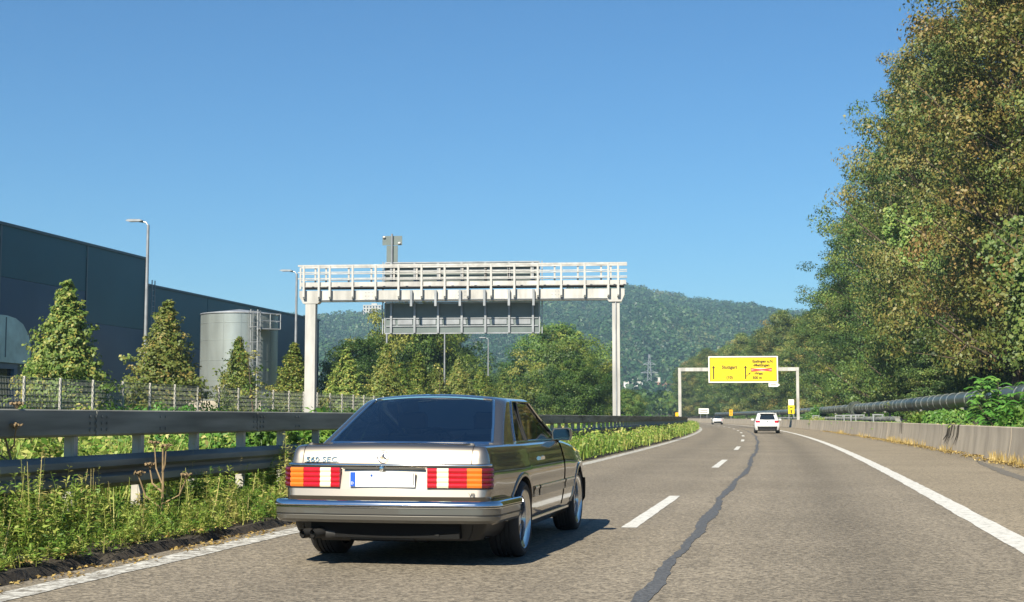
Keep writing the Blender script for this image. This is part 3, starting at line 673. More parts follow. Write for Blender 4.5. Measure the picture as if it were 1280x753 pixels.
# ------------------------------------------------------------------ cars
def sstep(a, b, x): t = min(1, max(0, (x-a)/(b-a))); return t*t*(3-2*t)
class Loft:
    """half of a car shell: columns run from the rear centre round the rear corner, along the side, round the front corner to the front
    centre; rows run from the bottom up and then in over the top to the centre line"""
    def __init__(s, levels, rx, fx, side, qs, bow=(.05, .06), crown=.02, Wc=.8, taper=None, zmap=None, frac=False, nc=7):
        s.kind = []; G = []; nl = len(levels)
        for (z, W, yr, yf, rr, rf, cw) in levels:
            T = taper or (lambda y: 1.); row = []; kinds = []
            Wr = W*T(yr+.1); yb = lambda x: yr+bow[0]*(x/Wc)**2; ye = lambda x: yf-bow[1]*(x/Wc)**2
            xe = Wr-rr
            for x in rx:
                xx = min(x, xe) if not frac else x*xe; row.append((xx, yb(xx))); kinds.append('r')
            for k in range(nc+1):
                a = math.pi/2*k/nc; row.append((xe+rr*math.sin(a), yb(xe)+rr*(1-math.cos(a)))); kinds.append('c')
            y0 = yb(xe)+rr; Wf = W*T(yf-.1); xf = Wf-rf; y1 = ye(xf)-rf
            for q in side:
                y = y0+(y1-y0)*q if frac else min(max(q, y0+.001), y1-.001)
                row.append((W*T(y), y)); kinds.append('s')
            for k in range(nc+1):
                a = math.pi/2*k/nc; row.append((xf+rf*math.cos(a), y1+rf*math.sin(a))); kinds.append('d')
            for x in reversed(fx):
                xx = min(x, xf) if not frac else x*xf; row.append((xx, ye(xx))); kinds.append('f')
            zm = zmap or (lambda y, z: z)
            G.append([(x, y, zm(y, z)+crown*cw*(1-(x/Wc)**2)) for x, y in row])
        s.kinds = kinds; s.nl = nl
        # over the top
        z, W, yr, yf, rr, rf, cw = levels[-1]; top = G[-1]; y_r = top[len(rx)][1]; y_f = top[-len(fx)-1][1]
        zm = zmap or (lambda y, z: z)
        for q in qs:
            row = []
            for (x, y, z0), kd in zip(top, kinds):
                xq = x*q; yy = y
                if kd in 'csd':
                    wr = max(0, 1-abs(y-y_r)/.35)**2; wf = max(0, 1-abs(y-y_f)/.35)**2
                    yy = y+wr*bow[0]*((xq/Wc)**2-(x/Wc)**2)-wf*bow[1]*((xq/Wc)**2-(x/Wc)**2)
                row.append((xq, yy, zm(yy, z)+crown*cw*(1-(xq/Wc)**2)))
            G.append(row)
        s.G = np.array(G); s.nr, s.ncol = s.G.shape[:2]
        s.C = (s.G[:-1, :-1]+s.G[1:, :-1]+s.G[1:, 1:]+s.G[:-1, 1:])/4
        kk = np.array(kinds); s.ck = kk[:-1]
        v = np.ones((s.nr-1, s.ncol-1), bool)
        v[nl-1:, :] &= np.isin(s.ck, ['c', 's', 'd'])[None, :]
        last = [j for j in range(s.ncol-1) if kinds[j] == 'd'][-1] ; v[nl-1:, last] = False if kinds[last+1] == 'f' else True
        s.valid = v
        d1 = s.G[1:, :-1]-s.G[:-1, :-1]; d2 = s.G[:-1, 1:]-s.G[:-1, :-1]; n = np.cross(d2, d1)
        n /= (np.linalg.norm(n, axis=2, keepdims=True)+1e-9); s.n = n
    def arch(s, yc, zc, r):
        """cut a wheel arch: drop faces inside, pull the border onto the circle"""
        G = s.G; dy = G[..., 1]-yc; dz = np.maximum(G[..., 2]-zc, 0); d = np.hypot(dy, dz)
        side = (np.array(s.kinds) == 's')[None, :] & (G[..., 0] > .5) & (np.arange(s.nr) < s.nl)[:, None]
        ins = (d < r) & side
        a = ins[:-1, :-1] & ins[1:, :-1] & ins[1:, 1:] & ins[:-1, 1:]
        s.valid &= ~a
        k = np.where(ins, r/np.maximum(d, 1e-6), 1.)
        G[..., 1] = yc+dy*k; G[..., 2] = np.where(dz > 0, zc+dz*k, G[..., 2])
    def emit(s, name, mask, m, parent, both=True, side=0, inset=0., smooth=32, flip=False):
        """mask: bool array over faces; both halves in one mesh, or side=+1/-1 alone"""
        mk = mask & s.valid; ii, jj = np.nonzero(mk)
        P = s.G
        if inset:
            nn = np.zeros_like(P); nn[:-1, :-1] += s.n; nn[1:, :-1] += s.n; nn[1:, 1:] += s.n; nn[:-1, 1:] += s.n
            nn /= (np.linalg.norm(nn, axis=2, keepdims=True)+1e-9); P = P-nn*inset
        idx = {}; V = []; F = []
        for sg in ((1, -1) if both else (side,)):
            for i, j in zip(ii, jj):
                f = []
                for (a, b) in ((i, j), (i, j+1), (i+1, j+1), (i+1, j)):
                    p = P[a, b]; key = (round(p[0]*sg, 5), round(p[1], 5), round(p[2], 5))
                    if key not in idx: idx[key] = len(V); V.append(key)
                    q = idx[key]
                    if q not in f: f.append(q)
                if len(f) > 2: F.append(f if sg > 0 else f[::-1])
        b = MB(); b.add(V, F)
        me = bpy.data.meshes.new(name); me.from_pydata(V, [], F); me.materials.append(m)
        me.polygons.foreach_set('use_smooth', [True]*len(F)); me.set_sharp_from_angle(angle=R(smooth)); me.validate()
        return link(name, me, parent)
    def outline(s, row, sgn=1):
        return [Vector((p[0]*sgn, p[1], p[2])) for p in s.G[row]]

def wheel(parent, x, y, r, wd, rim_r, sgn, style, mr):
    tyre = MB(); h = wd/2
    prof = [(rim_r, -h*.86), (rim_r+.02, -h*.95), ((rim_r+r)/2, -h), (r-.028, -h*.95), (r-.008, -h*.80), (r, -h*.55)]
    for gx_ in (-.42, -.14, .14, .42): prof += [(r, h*(gx_-.05)), (r-.009, h*(gx_-.035)), (r-.009, h*(gx_+.035)), (r, h*(gx_+.05))]
    prof += [(r, h*.55), (r-.008, h*.80), (r-.028, h*.95), ((rim_r+r)/2, h), (rim_r+.02, h*.95), (rim_r, h*.86)]
    tyre.lathe(prof, axis='x', n=48)
    wo_ = tyre.build('wheel', M['rubber'], parent, smooth=40, loc=(x, y, r-.004))
    b = MB(); o = h*.88*sgn; f = lambda v: v*sgn
    b.lathe([(rim_r, -h*.86*sgn), (rim_r-.01, f(h*.2)), (rim_r-.05, f(h*.30)), (rim_r-.045, f(h*.72)), (rim_r-.012, f(h*.80)), (rim_r+.004, f(h*.90)), (rim_r+.008, f(h*.96)), (rim_r+.012, f(h*.9)), (rim_r, f(h*.86))], axis='x', n=48)
    b.build('rim', M['alloy'], wo_, smooth=35)
    b = MB(); n = style
    b.lathe([(0, f(h*.62)), (.06, f(h*.62)), (.075, f(h*.52)), (.075, f(h*.1))], axis='x', n=24)
    for k in range(n):
        a = 2*math.pi*k/n
        for da in (-.10, .10) if n <= 6 else (0,):
            a2 = a+da; p = Vector((f(h*.55), .055*math.cos(a), .055*math.sin(a))); q = Vector((f(h*.42), (rim_r-.03)*math.cos(a2), (rim_r-.03)*math.sin(a2)))
            b.beam(p, q, .030, .032, up=(1, 0, 0))
    b.build('spokes', mr, wo_)
    b = MB(); b.lathe([(.07, f(.0)), (rim_r-.06, f(.0)), (rim_r-.06, f(-.02)), (.07, f(-.02))], axis='x', n=32, close=True); b.build('brake_disc', M['exhaust'], wo_)
    return wo_

# ---- the big coupe
car = thing('coupe_car', 'champagne gold classic coupe with wide ribbed tail lamps beside the guard rail', 'car', rd(11.45, 3.085), rz=R(-.8))
CL = [  # z, half width, rear y, front y, rear corner r, front corner r, crown weight
    (.20, .800, -.98, 3.50, .10, .2, 0), (.26, .842, -1.00, 3.55, .10, .2, 0), (.32, .862, -1.02, 3.58, .10, .2, 0), (.38, .876, -1.03, 3.60, .10, .2, 0), (.44, .886, -1.04, 3.62, .10, .2, 0),
    (.50, .893, -1.045, 3.62, .10, .2, 0), (.545, .897, -1.086, 3.62, .10, .2, 0), (.595, .901, -1.077, 3.62, .10, .2, 0), (.603, .901, -1.0755, 3.62, .10, .2, 0), (.65, .903, -1.066, 3.62, .10, .2, 0),
    (.70, .901, -1.056, 3.62, .10, .2, 0), (.735, .897, -1.050, 3.62, .10, .2, 0), (.770, .889, -1.042, 3.61, .10, .2, 0), (.776, .887, -1.052, 3.61, .10, .2, 0), (.792, .883, -1.052, 3.60, .10, .2, 0), (.797, .881, -1.038, 3.60, .10, .2, 0), (.83, .872, -1.030, 3.59, .095, .2, 0),
    (.865, .864, -1.018, 3.57, .085, .2, .1), (.893, .853, -1.003, 3.54, .075, .2, .2), (.913, .842, -.986, 3.51, .066, .2, .4), (.925, .829, -.965, 3.48, .06, .2, .6), (.931, .816, -.940, 3.45, .055, .2, .8), (.933, .803, -.915, 3.42, .05, .2, 1)]
ys = sorted(set([round(-.80+.035*i, 4) for i in range(125)] + [.617, .625, 1.925, 1.933]))
ys = [y for y in ys if y < 3.2 and not any(0 < abs(y-g) < .012 for g in (.617, .625, 1.925, 1.933))]
rx = [0, .08, .16, .24, .32, .34, .40, .48, .56, .62, .684, .690]
zt = lambda y: .933-.02*sstep(.2, -1, y)*0-.11*sstep(1.9, 3.6, y)
def czmap(y, z): return z if z < .5 else .5+(z-.5)*(zt(y)-.5)/(.933-.5)
tap = lambda y: 1-.075*sstep(.35, -1.05, y)-.07*sstep(2.5, 3.7, y)
bd = Loft(CL, rx, [0, .2, .4, .6], ys, [.965, .932, .920, .85, .7, .45, .2, 0], bow=(.055, .10), crown=.018, Wc=.8, taper=tap, zmap=czmap)
RW, FW = (0., .318), (2.845, .318)
bd.arch(0, .318, .352); bd.arch(2.845, .318, .345)
C = bd.C; cx, cy, cz = C[..., 0], C[..., 1], C[..., 2]; J = np.arange(bd.ncol-1)[None, :]+0*np.arange(bd.nr-1)[:, None]; I = np.arange(bd.nr-1)[:, None]+0*J
isr = (bd.ck == 'r')[None, :] | np.zeros_like(cx, bool); iss = (bd.ck == 's')[None, :] | np.zeros_like(cx, bool)
side_rows = I < bd.nl-1
gap_d = iss & side_rows & (((cy > .617) & (cy < .625)) | ((cy > 1.925) & (cy < 1.933))) & (cz > .30)
door = iss & side_rows & (cy > .62) & (cy < 1.93) & ~gap_d & (cz > .30)
gap_t = (isr & (cx > .685) & (cx < .689) & (cz > .797)) | (~side_rows & (I == bd.nl-1+2) & (cy < -.33))
lid = ((isr & (cx < .685) & (cz > .797)) | (~side_rows & (I > bd.nl-1+2) & (cy < -.33))) & ~gap_t
hood = ~side_rows & (I > bd.nl-1+2) & (cy > 2.25)
recess = isr & (cz > .603) & (cz < .770) & (cx < .34)
tuck = np.isin(bd.ck, ['r', 'c'])[None, :] & (cz < .38) & (cy < -.3) | iss & (cz < .33) & (cy < -.35)
body_m = ~tuck & ~gap_d & ~gap_t & ~door & ~lid & ~hood
bd.emit('body', body_m, M['car'], car)
for sg in (1, -1):
    d = bd.emit('door', door, M['car'], car, both=False, side=sg)
    b = MB(); yh0, yh1, zh = .70, .92, .80
    for (a, c_) in ((.70, .92),):
        b.box((sg*.885, .81, .795), (.03, .20, .026)); b.box((sg*.874, .72, .795), (.03, .03, .034)); b.box((sg*.874, .90, .795), (.03, .03, .034))
    b.build('handle', M['chrome'], d)
bd.emit('trunk_lid', lid, M['car'], car); bd.emit('hood', hood, M['car'], car)
bd.emit('shell_lining', np.ones_like(door), M['black'], car, inset=.014); bd.emit('rear_apron', tuck, M['under'], car, inset=.03)
# greenhouse
GL = [(.925, .785, -.42, 2.55, .06, .12, .0), (.945, .780, -.395, 2.50, .06, .12, .05), (.96, .774, -.365, 2.46, .06, .12, .1), (1.03, .745, -.225, 2.26, .06, .12, .25), (1.10, .717, -.075, 2.08, .06, .13, .4),
      (1.17, .690, .07, 1.91, .065, .14, .55), (1.235, .664, .215, 1.77, .07, .15, .7), (1.275, .647, .31, 1.69, .075, .15, .85), (1.292, .638, .355, 1.655, .08, .15, .92), (1.306, .622, .41, 1.625, .09, .15, 1), (1.315, .600, .47, 1.60, .10, .15, 1)]
gsd = [0, .05, .10, .14, .165, .18, .25, .33, .36, .375, .45, .55, .65, .75, .85, .93, .955, .97, 1]
gh = Loft(GL, [0, .2, .4, .6, .8, .93, .96, 1], [0, .2, .4, .6, .8, .95, 1], gsd, [.95, .85, .7, .5, .25, 0], bow=(.07, .10), crown=.046, Wc=.645, frac=True, nc=6)
gJ = np.arange(gh.ncol-1)[None, :]+0*np.arange(gh.nr-1)[:, None]; gI = np.arange(gh.nr-1)[:, None]+0*gJ
kr = gh.ck[None, :] == 'r'; ks = gh.ck[None, :] == 's'; kf = np.isin(gh.ck, ['f'])[None, :]
j_s = [j for j in range(gh.ncol-1) if gh.ck[j] == 's'][0]
rows_w = (gI >= 1) & (gI <= 7)
rwin = kr & rows_w & (gJ < 6); fwin = kf & rows_w & (gJ > gh.ncol-7-1)
gcol = gJ-j_s
swin = ks & (gI >= 1) & (gI <= 7) & (gcol >= 4) & (gcol <= 15)
split = ks & swin & (gcol == 8) 
gh.emit('roof', ~(rwin | fwin | swin), M['car'], car, smooth=40)
gh.emit('rear_window', rwin, M['tinted'], car, inset=.004); gh.emit('windscreen', fwin, M['side_glass'], car, inset=.004)
for sg in (1, -1):
    gh.emit('side_window', swin & ~split, M['side_glass'], car, both=False, side=sg, inset=.008)
    # chrome frame of the side glass
    jl, jr = j_s+4, j_s+16; pts = [gh.G[i, jl] for i in range(1, 9)]+[gh.G[8, j] for j in range(jl+1, jr+1)]+[gh.G[i, jr] for i in range(7, 0, -1)]+[gh.G[1, j] for j in range(jr-1, jl-1, -1)]
    b = MB(); b.tube([(p[0]*sg+.003*sg, p[1], p[2]) for p in pts], .010, n=6); b.build('window_trim', M['chrome'], car, smooth=50)
    b = MB(); js = j_s+8; b.tube([(gh.G[i, js][0]*sg, (gh.G[i, js][1]+gh.G[i, js+1][1])/2, gh.G[i, js][2]) for i in range(1, 9)], .012, n=6); b.build('window_divider', M['black'], car, smooth=50)
    # mirror
    b = MB(); c0 = (sg*.875, 1.93, .985)
    prof = [(-.09, -.05), (.085, -.055), (.10, -.02), (.095, .058), (.07, .072), (-.075, .066), (-.095, .03)]
    rws = [[(c0[0]+x*k_*1.0, c0[1]+dy, c0[2]+z*k_) for x, z in prof] for dy, k_ in ((-.05, .93), (-.04, 1.), (.03, .95), (.08, .7), (.10, .3))]
    b.sweep(rws, closed=True, caps=True); b.beam((sg*.80, 2.02, .945), (sg*.90, 2.0, .955), .06, .04); mo = b.build('wing_mirror', M['car_grey'], car, smooth=40)
    b = MB(); b.add([(c0[0]+x*.86, c0[1]-.054, c0[2]+z*.84) for x, z in prof], [tuple(range(7))]); b.build('mirror_glass', M['mirror_glass'], mo)
# seals and chrome round the rear window
jl = 6
pts = [gh.G[i, jl] for i in range(1, 9)]; top_ = [gh.G[8, j] for j in range(jl-1, -1, -1)]; bot = [gh.G[1, j] for j in range(0, jl)]
half = pts+top_; loop = [tuple(p) for p in bot]+[tuple(p) for p in half]; mir = [(-p[0], p[1], p[2]) for p in reversed(loop)]
b = MB(); b.tube(loop+mir[1:-1]+[loop[0]], .012, n=6); b.build('rear_window_trim', M['chrome'], car, smooth=50)
b = MB(); b.tube([(-p[0], p[1]-.022, p[2]-.012) for p in reversed(bot[1:])]+[(p[0], p[1]-.022, p[2]-.012) for p in bot], .013, n=6); b.build('window_sill_trim', M['chrome'], car, smooth=50)
# gutter trim over the side glass
# bumpers: swept along the body outline
def outline_at(z, ymax=-.40, ymin=None, front=False):
    r = int(np.argmin([abs(l[0]-z) for l in CL])); P = [tuple(p) for p in bd.G0[r]]
    if not front: h = [p for p, k in zip(P, bd.kinds) if k in 'rcs' and p[1] < ymax]
    else: h = [p for p, k in zip(P, bd.kinds) if k in 'sdf' and p[1] > ymax]
    return h
# (outline without the arch cut)
bd.G0 = Loft(CL, rx, [0, .2, .4, .6], ys, [.5, 0], bow=(.055, .10), crown=.018, Wc=.8, taper=tap, zmap=czmap).G
def offset_path(half, d):
    out = []
    for i, p in enumerate(half):
        a = Vector(half[max(0, i-1)][:2]); c_ = Vector(half[min(len(half)-1, i+1)][:2]); t = (c_-a)
        if t.length < 1e-6: t = Vector((1, 0))
        t.normalize(); n = Vector((t.y, -t.x))
        if i == 0: n = Vector((0, -1)) if half[0][1] < 0 else n
        out.append((p[0]+n.x*d, p[1]+n.y*d))
    return out
def bumper(name, prof, m, half, cut=None, sgn_front=False):
    rows = [];
    paths = [offset_path(half, d) for d, z in prof]
    n = len(half); V = []
    full = []
    for (d, z), pth in zip(prof, paths):
        line = [(-x, y, z) for x, y in reversed(pth[1:])]+[(x, y, z) for x, y in pth]
        if cut:
            yc, zc, r = cut; nl_ = []
            for (x, y, zz) in line:
                dz = max(zz-zc, 0); lim = math.sqrt(max(r*r-dz*dz, 0)) if dz < r else 0
                nl_.append((x, min(y, yc-lim), zz))
            line = nl_
        full.append(line)
    b = MB(); b.sweep(full); return b.build(name, m, car, smooth=28)
rh = [p for p in outline_at(.545, -.30)]
seen = []; 
for p in rh:
    if not seen or (abs(p[0]-seen[-1][0])+abs(p[1]-seen[-1][1])) > .004: seen.append(p)
rh = seen; cut = (0, .318, .405)
bumper('rear_bumper', [(-.04, .515), (.055, .512), (.070, .500), (.070, .478), (.082, .474), (.080, .468), (.084, .462), (.086, .415), (.081, .411), (.081, .405), (.084, .40), (.080, .37), (.06, .347), (.03, .342), (-.05, .342)], M['car_grey'], rh, cut)
bumper('bumper_chrome', [(.03, .5185), (.072, .5165), (.086, .508), (.0945, .494), (.0975, .482), (.094, .476), (.084, .475)], M['chrome'], rh, cut)
bumper('bumper_strip', [(.083, .468), (.0885, .4665), (.0885, .4605), (.084, .459)], M['chrome'], rh, cut)
bumper('bumper_groove', [(.0862, .4145), (.0872, .4135), (.0872, .4085), (.0862, .4075)], M['black'], rh, cut)
fh = [p for p in outline_at(.545, 3.30, front=True)][::-1]
fh2 = [(p[0], p[1], p[2]) for p in fh]
b = MB(); fo = [Vector((p[0], p[1])) for p in fh2]
rows = []
for d, z in ((0, .52), (.08, .51), (.09, .45), (.08, .30), (0, .25)):
    pth = [(p[0]*(1+d*.3), p[1]+d) for p in fh2]; rows.append([(-x, y, z) for x, y in reversed(pth)]+[(x, y, z) for x, y in pth])
b.sweep(rows); b.build('front_bumper', M['car_grey'], car, smooth=28)
# chrome strip over the lamps, side rubbing strips, arch lips, sill trim
def along(row, kinds, y0, y1, d=.004, dz=0):
    return [(p[0]+d, p[1], p[2]+dz) for p, k in zip(bd.G0[row], bd.kinds) if k in kinds and y0 < p[1] < y1]
r_tr = 13
half = offset_path([tuple(p) for p, k in zip(bd.G0[r_tr], bd.kinds) if k in 'rc'], .006); zz = .784
b = MB(); rows = []
for d, z in ((0, .776), (.006, .779), (.007, .785), (.005, .791), (0, .793)):
    pth = [(x*(1+d*.9), y-d) for x, y in half]; rows.append([(-x, y, z) for x, y in reversed(pth[1:])]+[(x, y, z) for x, y in pth])
b.sweep(rows); b.build('tail_chrome_strip', M['chrome'], car, smooth=50)
for sg in (1, -1):
    for (y0, y1) in ((.40, .61), (.635, 1.915), (1.945, 2.46)):
        b = MB(); ln = [(p[0], p[1]) for p, k in zip(bd.G0[6], bd.kinds) if k == 's' and y0 < p[1] < y1]
        b.sweep([[(sg*(x+d), y, z) for x, y in ln] for d, z in ((.0, .565), (.012, .560), (.014, .535), (.006, .528), (.006, .47), (-.004, .468))]); b.build('side_moulding', M['car_grey'], car, smooth=30)
        b = MB(); b.sweep([[(sg*(x+d), y, z) for x, y in ln] for d, z in ((.012, .5585), (.0165, .556), (.0165, .546), (.0135, .5435))]); b.build('moulding_chrome', M['chrome'], car, smooth=40)
    ln = [(p[0], p[1]) for p, k in zip(bd.G0[1], bd.kinds) if k == 's' and .42 < p[1] < 2.44]
    b = MB(); b.sweep([[(sg*(x+d), y, z) for x, y in ln] for d, z in ((.004, .285), (.010, .280), (.010, .262), (.003, .258))]); b.build('sill_trim', M['chrome'], car, smooth=40)
    for yc, r in ((0, .352), (2.845, .345)):
        pts = []
        for k in range(33):
            a = math.pi*k/32; y, z = yc+r*math.cos(a), .318+r*math.sin(a)
            W = np.interp(z, [l[0] for l in CL], [l[1] for l in CL])*tap(y); pts.append((y, z, W))
        b = MB(); b.sweep([[(sg*(W+dx), yc+(y-yc)*(r+dr)/r, .318+(z-.318)*(r+dr)/r) for y, z, W in pts] for dx, dr in ((-.01, -.006), (.010, -.006), (.013, .006), (.008, .026), (-.004, .030))])
        b.build('arch_lip', M['car'], car, smooth=45)
        b = MB(); b.sweep([[(sg*x, yc+(r+.005)*math.cos(math.pi*k/24), .318+(r+.005)*math.sin(math.pi*k/24)) for k in range(25)] for x in (.885, .50)]); b.add([(sg*.5, yc+(r+.005)*math.cos(math.pi*k/24), .318+(r+.005)*math.sin(math.pi*k/24)) for k in range(25)], [tuple(range(25))])
        b.build('wheel_house', M['black'], car)
# tail lamps: ribbed lenses that follow the tail
lamp_line = []
for p, k in zip(bd.G0[9], bd.kinds):
    if k in 'rcs' and p[1] < -.70 and p[0] >= .318: lamp_line.append((p[0], p[1]))
def resample(L_, n):
    d = [0]
    for a, c_ in zip(L_, L_[1:]): d.append(d[-1]+math.hypot(c_[0]-a[0], c_[1]-a[1]))
    out = []
    return d
ext = [(.352, lamp_line[0][1])]+[p for p in lamp_line if p[0] > .354]
dl = resample(ext, 0)
def lamp_pt(u, d=.0):
    x = np.interp(u, dl, [p[0] for p in ext]); y = np.interp(u, dl, [p[1] for p in ext])
    x2 = np.interp(u+.004, dl, [p[0] for p in ext]); y2 = np.interp(u+.004, dl, [p[1] for p in ext]); t = Vector((x2-x, y2-y)); t.normalize() if t.length > 1e-7 else None
    return x+t.y*d, y-t.x*d
ribs = []
for i in range(4):
    z0 = .612+.038*i; ribs += [(z0, .015), (z0+.005, .020), (z0+.020, .024), (z0+.033, .020), (z0+.038, .015)]
for sg in (1, -1):
    lr = thing('tail_lamp', None, None); lr.parent = car
    for (u0, u1, m, nm) in ((.0, .075, 'red_lens', 'lens'), (.077, .166, 'white_lens', 'lens'), (.168, .308, 'red_lens', 'lens'), (.310, .420, 'amber_lens', 'lens'), (.422, .515, 'darkred_lens', 'lens')):
        us = np.linspace(u0, u1, 9 if u0 > .3 else 3); b = MB(); V = []
        rows = []
        for z, d in ribs: rows.append([(sg*lamp_pt(u, d)[0], lamp_pt(u, d)[1], z) for u in us])
        b.sweep(rows)
        for e in (0, -1):
            u = us[e]; V = [(sg*lamp_pt(u, d)[0], lamp_pt(u, d)[1], z) for z, d in ribs]+[(sg*lamp_pt(u, -.01)[0], lamp_pt(u, -.01)[1], z) for z in (.764, .612)]
            b.add(V, [tuple(range(len(V)))])
        b.build(nm, M[m], lr, smooth=25)
    us = np.linspace(-.006, .520, 24); us[us < 0] = 0
    for z0, z1 in ((.602, .612), (.764, .774)):
        b = MB(); b.sweep([[(sg*lamp_pt(u, d)[0], lamp_pt(u, d)[1], z) for u in us] for d, z in ((0, z0), (.013, z0), (.013, z1), (0, z1))]); b.build('lamp_frame', M['black'], lr)
# plate, handle, badges
yb_ = -1.066
b = MB(); b.box((-.005, yb_-.012, .676), (.525, .014, .115)); po = b.build('licence_plate', M['plate'], car)
b = MB(); b.box((-.242, yb_-.021, .676), (.040, .004, .109)); b.build('plate_band', M['eu_blue'], po)
b = MB(); b.lathe([(0, -.004), (.009, -.003), (.009, 0)], axis='y', n=12, c=(-.09, yb_-.0215, .707)); b.build('plate_seal', M['eu_blue'], po)
text_obj('plate_lettering', 'D', .03, (-.245, yb_-.024, .645), RX, M['plate'], po, extrude=.001)
b = MB(); b.box((.247, yb_-.021, .680), (.004, .004, .095)); b.build('plate_edge', M['black'], po)
b = MB(); b.box((0, yb_+.008, .7615), (.66, .012, .016)); b.build('handle_recess', M['car_grey'], car)
b = MB(); b.lathe([(0, -.022), (.016, -.02), (.024, -.008), (.024, .01)], axis='y', n=18, c=(-.015, yb_+.004, .757)); b.build('boot_lock', M['chrome'], car, smooth=40)
text_obj('badge', '560 SEC', .058, (-.525, -1.010, .823), (R(86), 0, R(-3.5)), M['chrome'], car, extrude=.004, sx=1.35)
b = MB(); b.beam((-.67, -1.006, .797+.004), (-.38, -1.022, .797+.004), .006, .006); b.build('badge_bar', M['chrome'], car)
text_obj('badge', 'V8', .045, (.70, -1.050, .562), (R(90), 0, R(5)), M['chrome'], car, extrude=.004)
b = MB(); b.tube([(.046*math.cos(2*math.pi*k/28), .002, .046*math.sin(2*math.pi*k/28)) for k in range(29)], .0028, n=6)
for k in range(3):
    a = math.pi/2+2*math.pi*k/3; p = Vector((.044*math.cos(a), 0, .044*math.sin(a))); n_ = Vector((-math.sin(a), 0, math.cos(a)))
    b.add([n_*.008, -n_*.008, p, Vector((0, -.008, 0))], [(0, 2, 3), (2, 1, 3), (0, 1, 2)])
o = b.build('star_emblem', M['chrome'], car, loc=(-.015, -1.038, .853)); o.rotation_euler = (R(-14), 0, 0)
# underside, exhaust
b = MB(); b.box((0, 1.3, .26), (1.5, 4.2, .10)); b.box((0, -.78, .285), (1.2, .5, .12)); b.box((0, -.72, .25), (.62, .34, .13)); b.box((0, 0, .27), (1.35, .14, .12)); b.box((.42, -.2, .26), (.2, .9, .1)); b.box((-.42, -.2, .26), (.2, .9, .1)); b.build('underbody', M['under'], car)
b = MB(); b.tube([(-.30, -.95, .245), (-.42, -.98, .25), (-.52, -.99, .25)], .055, n=12); b.box((-.15, -.86, .27), (.75, .26, .13)); ex = b.build('exhaust_box', M['exhaust'], car, smooth=40)
for dx in (0, .085):
    b = MB(); b.tube([(-.50+dx*.4, -.92, .262), (-.60+dx, -1.04, .255), (-.64+dx, -1.11, .252)], .037, n=16, caps=False); b.tube([(-.645+dx, -1.112, .252), (-.60+dx, -1.03, .255)], .030, n=16, caps=False); b.build('tail_pipe', M['exhaust'], ex, smooth=50)
b = MB(); b.tube([(.40, -.98, .30), (.40, -1.02, .25), (.44, -1.03, .25)], .012, n=6); b.build('tow_hook', M['exhaust'], car)
# wheels
for sg in (1, -1):
    wheel(car, sg*.775, 0, .318, .265, .235, sg, 5, M['alloy']); wheel(car, sg*.765, 2.845, .318, .235, .235, sg, 5, M['alloy'])
# interior
def seat(x, y, w=.5, back=1.0):
    t = MB()
    t.box((x, y, .52), (w, .55, .2)); t.beam((x, y-.22, .55), (x, y-.42, back), .16, w, up=(0, 1, 0)) if False else None
    P = [(-.18, .5), (-.40, back), (-.30, back+.02), (-.06, .55)]
    t.sweep([[(x-w/2+.02, y+a, z) for a, z in P], [(x-w/2, y+a, z-.02) for a, z in P], [(x+w/2, y+a, z-.02) for a, z in P], [(x+w/2-.02, y+a, z) for a, z in P]], closed=True, caps=True); return t
for x in (-.36, .36):
    st = seat(x, 1.35).build('front_seat', M['seat'], car, smooth=40); b = MB()
    rows = [[(x+sx_*.13*k_, 1.0-.02+dy, 1.12+z*k_) for sx_, z in ((-1, -.07), (1, -.07), (1.05, .04), (.8, .085), (-.8, .085), (-1.05, .04))] for dy, k_ in ((-.05, .85), (-.03, 1), (.03, 1), (.05, .85))]
    b.sweep(rows, closed=True, caps=True); b.build('head_rest', M['seat'], st, smooth=40)
b = MB(); b.box((0, .20, .50), (1.3, .5, .2)); b.box((0, -.08, .75), (1.3, .16, .40)); b.box((0, -.22, .90), (1.35, .30, .03)); b.build('rear_seat', M['seat'], car)
b = MB(); b.box((0, 2.15, .83), (1.4, .45, .2)); b.build('dashboard', M['seat'], car)
b = MB(); b.tube([(-.36+.19*math.cos(2*math.pi*k/20), 1.82-.05*math.sin(2*math.pi*k/20), .87+.18*math.sin(2*math.pi*k/20)) for k in range(21)], .014, n=6); b.build('steering_wheel', M['black'], car, smooth=50)
b = MB(); b.box((0, 3.62, .62), (.9, .03, .2)); b.build('grille', M['chrome'], car)
for sg in (1, -1): b = MB(); b.box((sg*.62, 3.55, .63), (.32, .06, .18)); b.build('headlight', M['white_lens'], car)

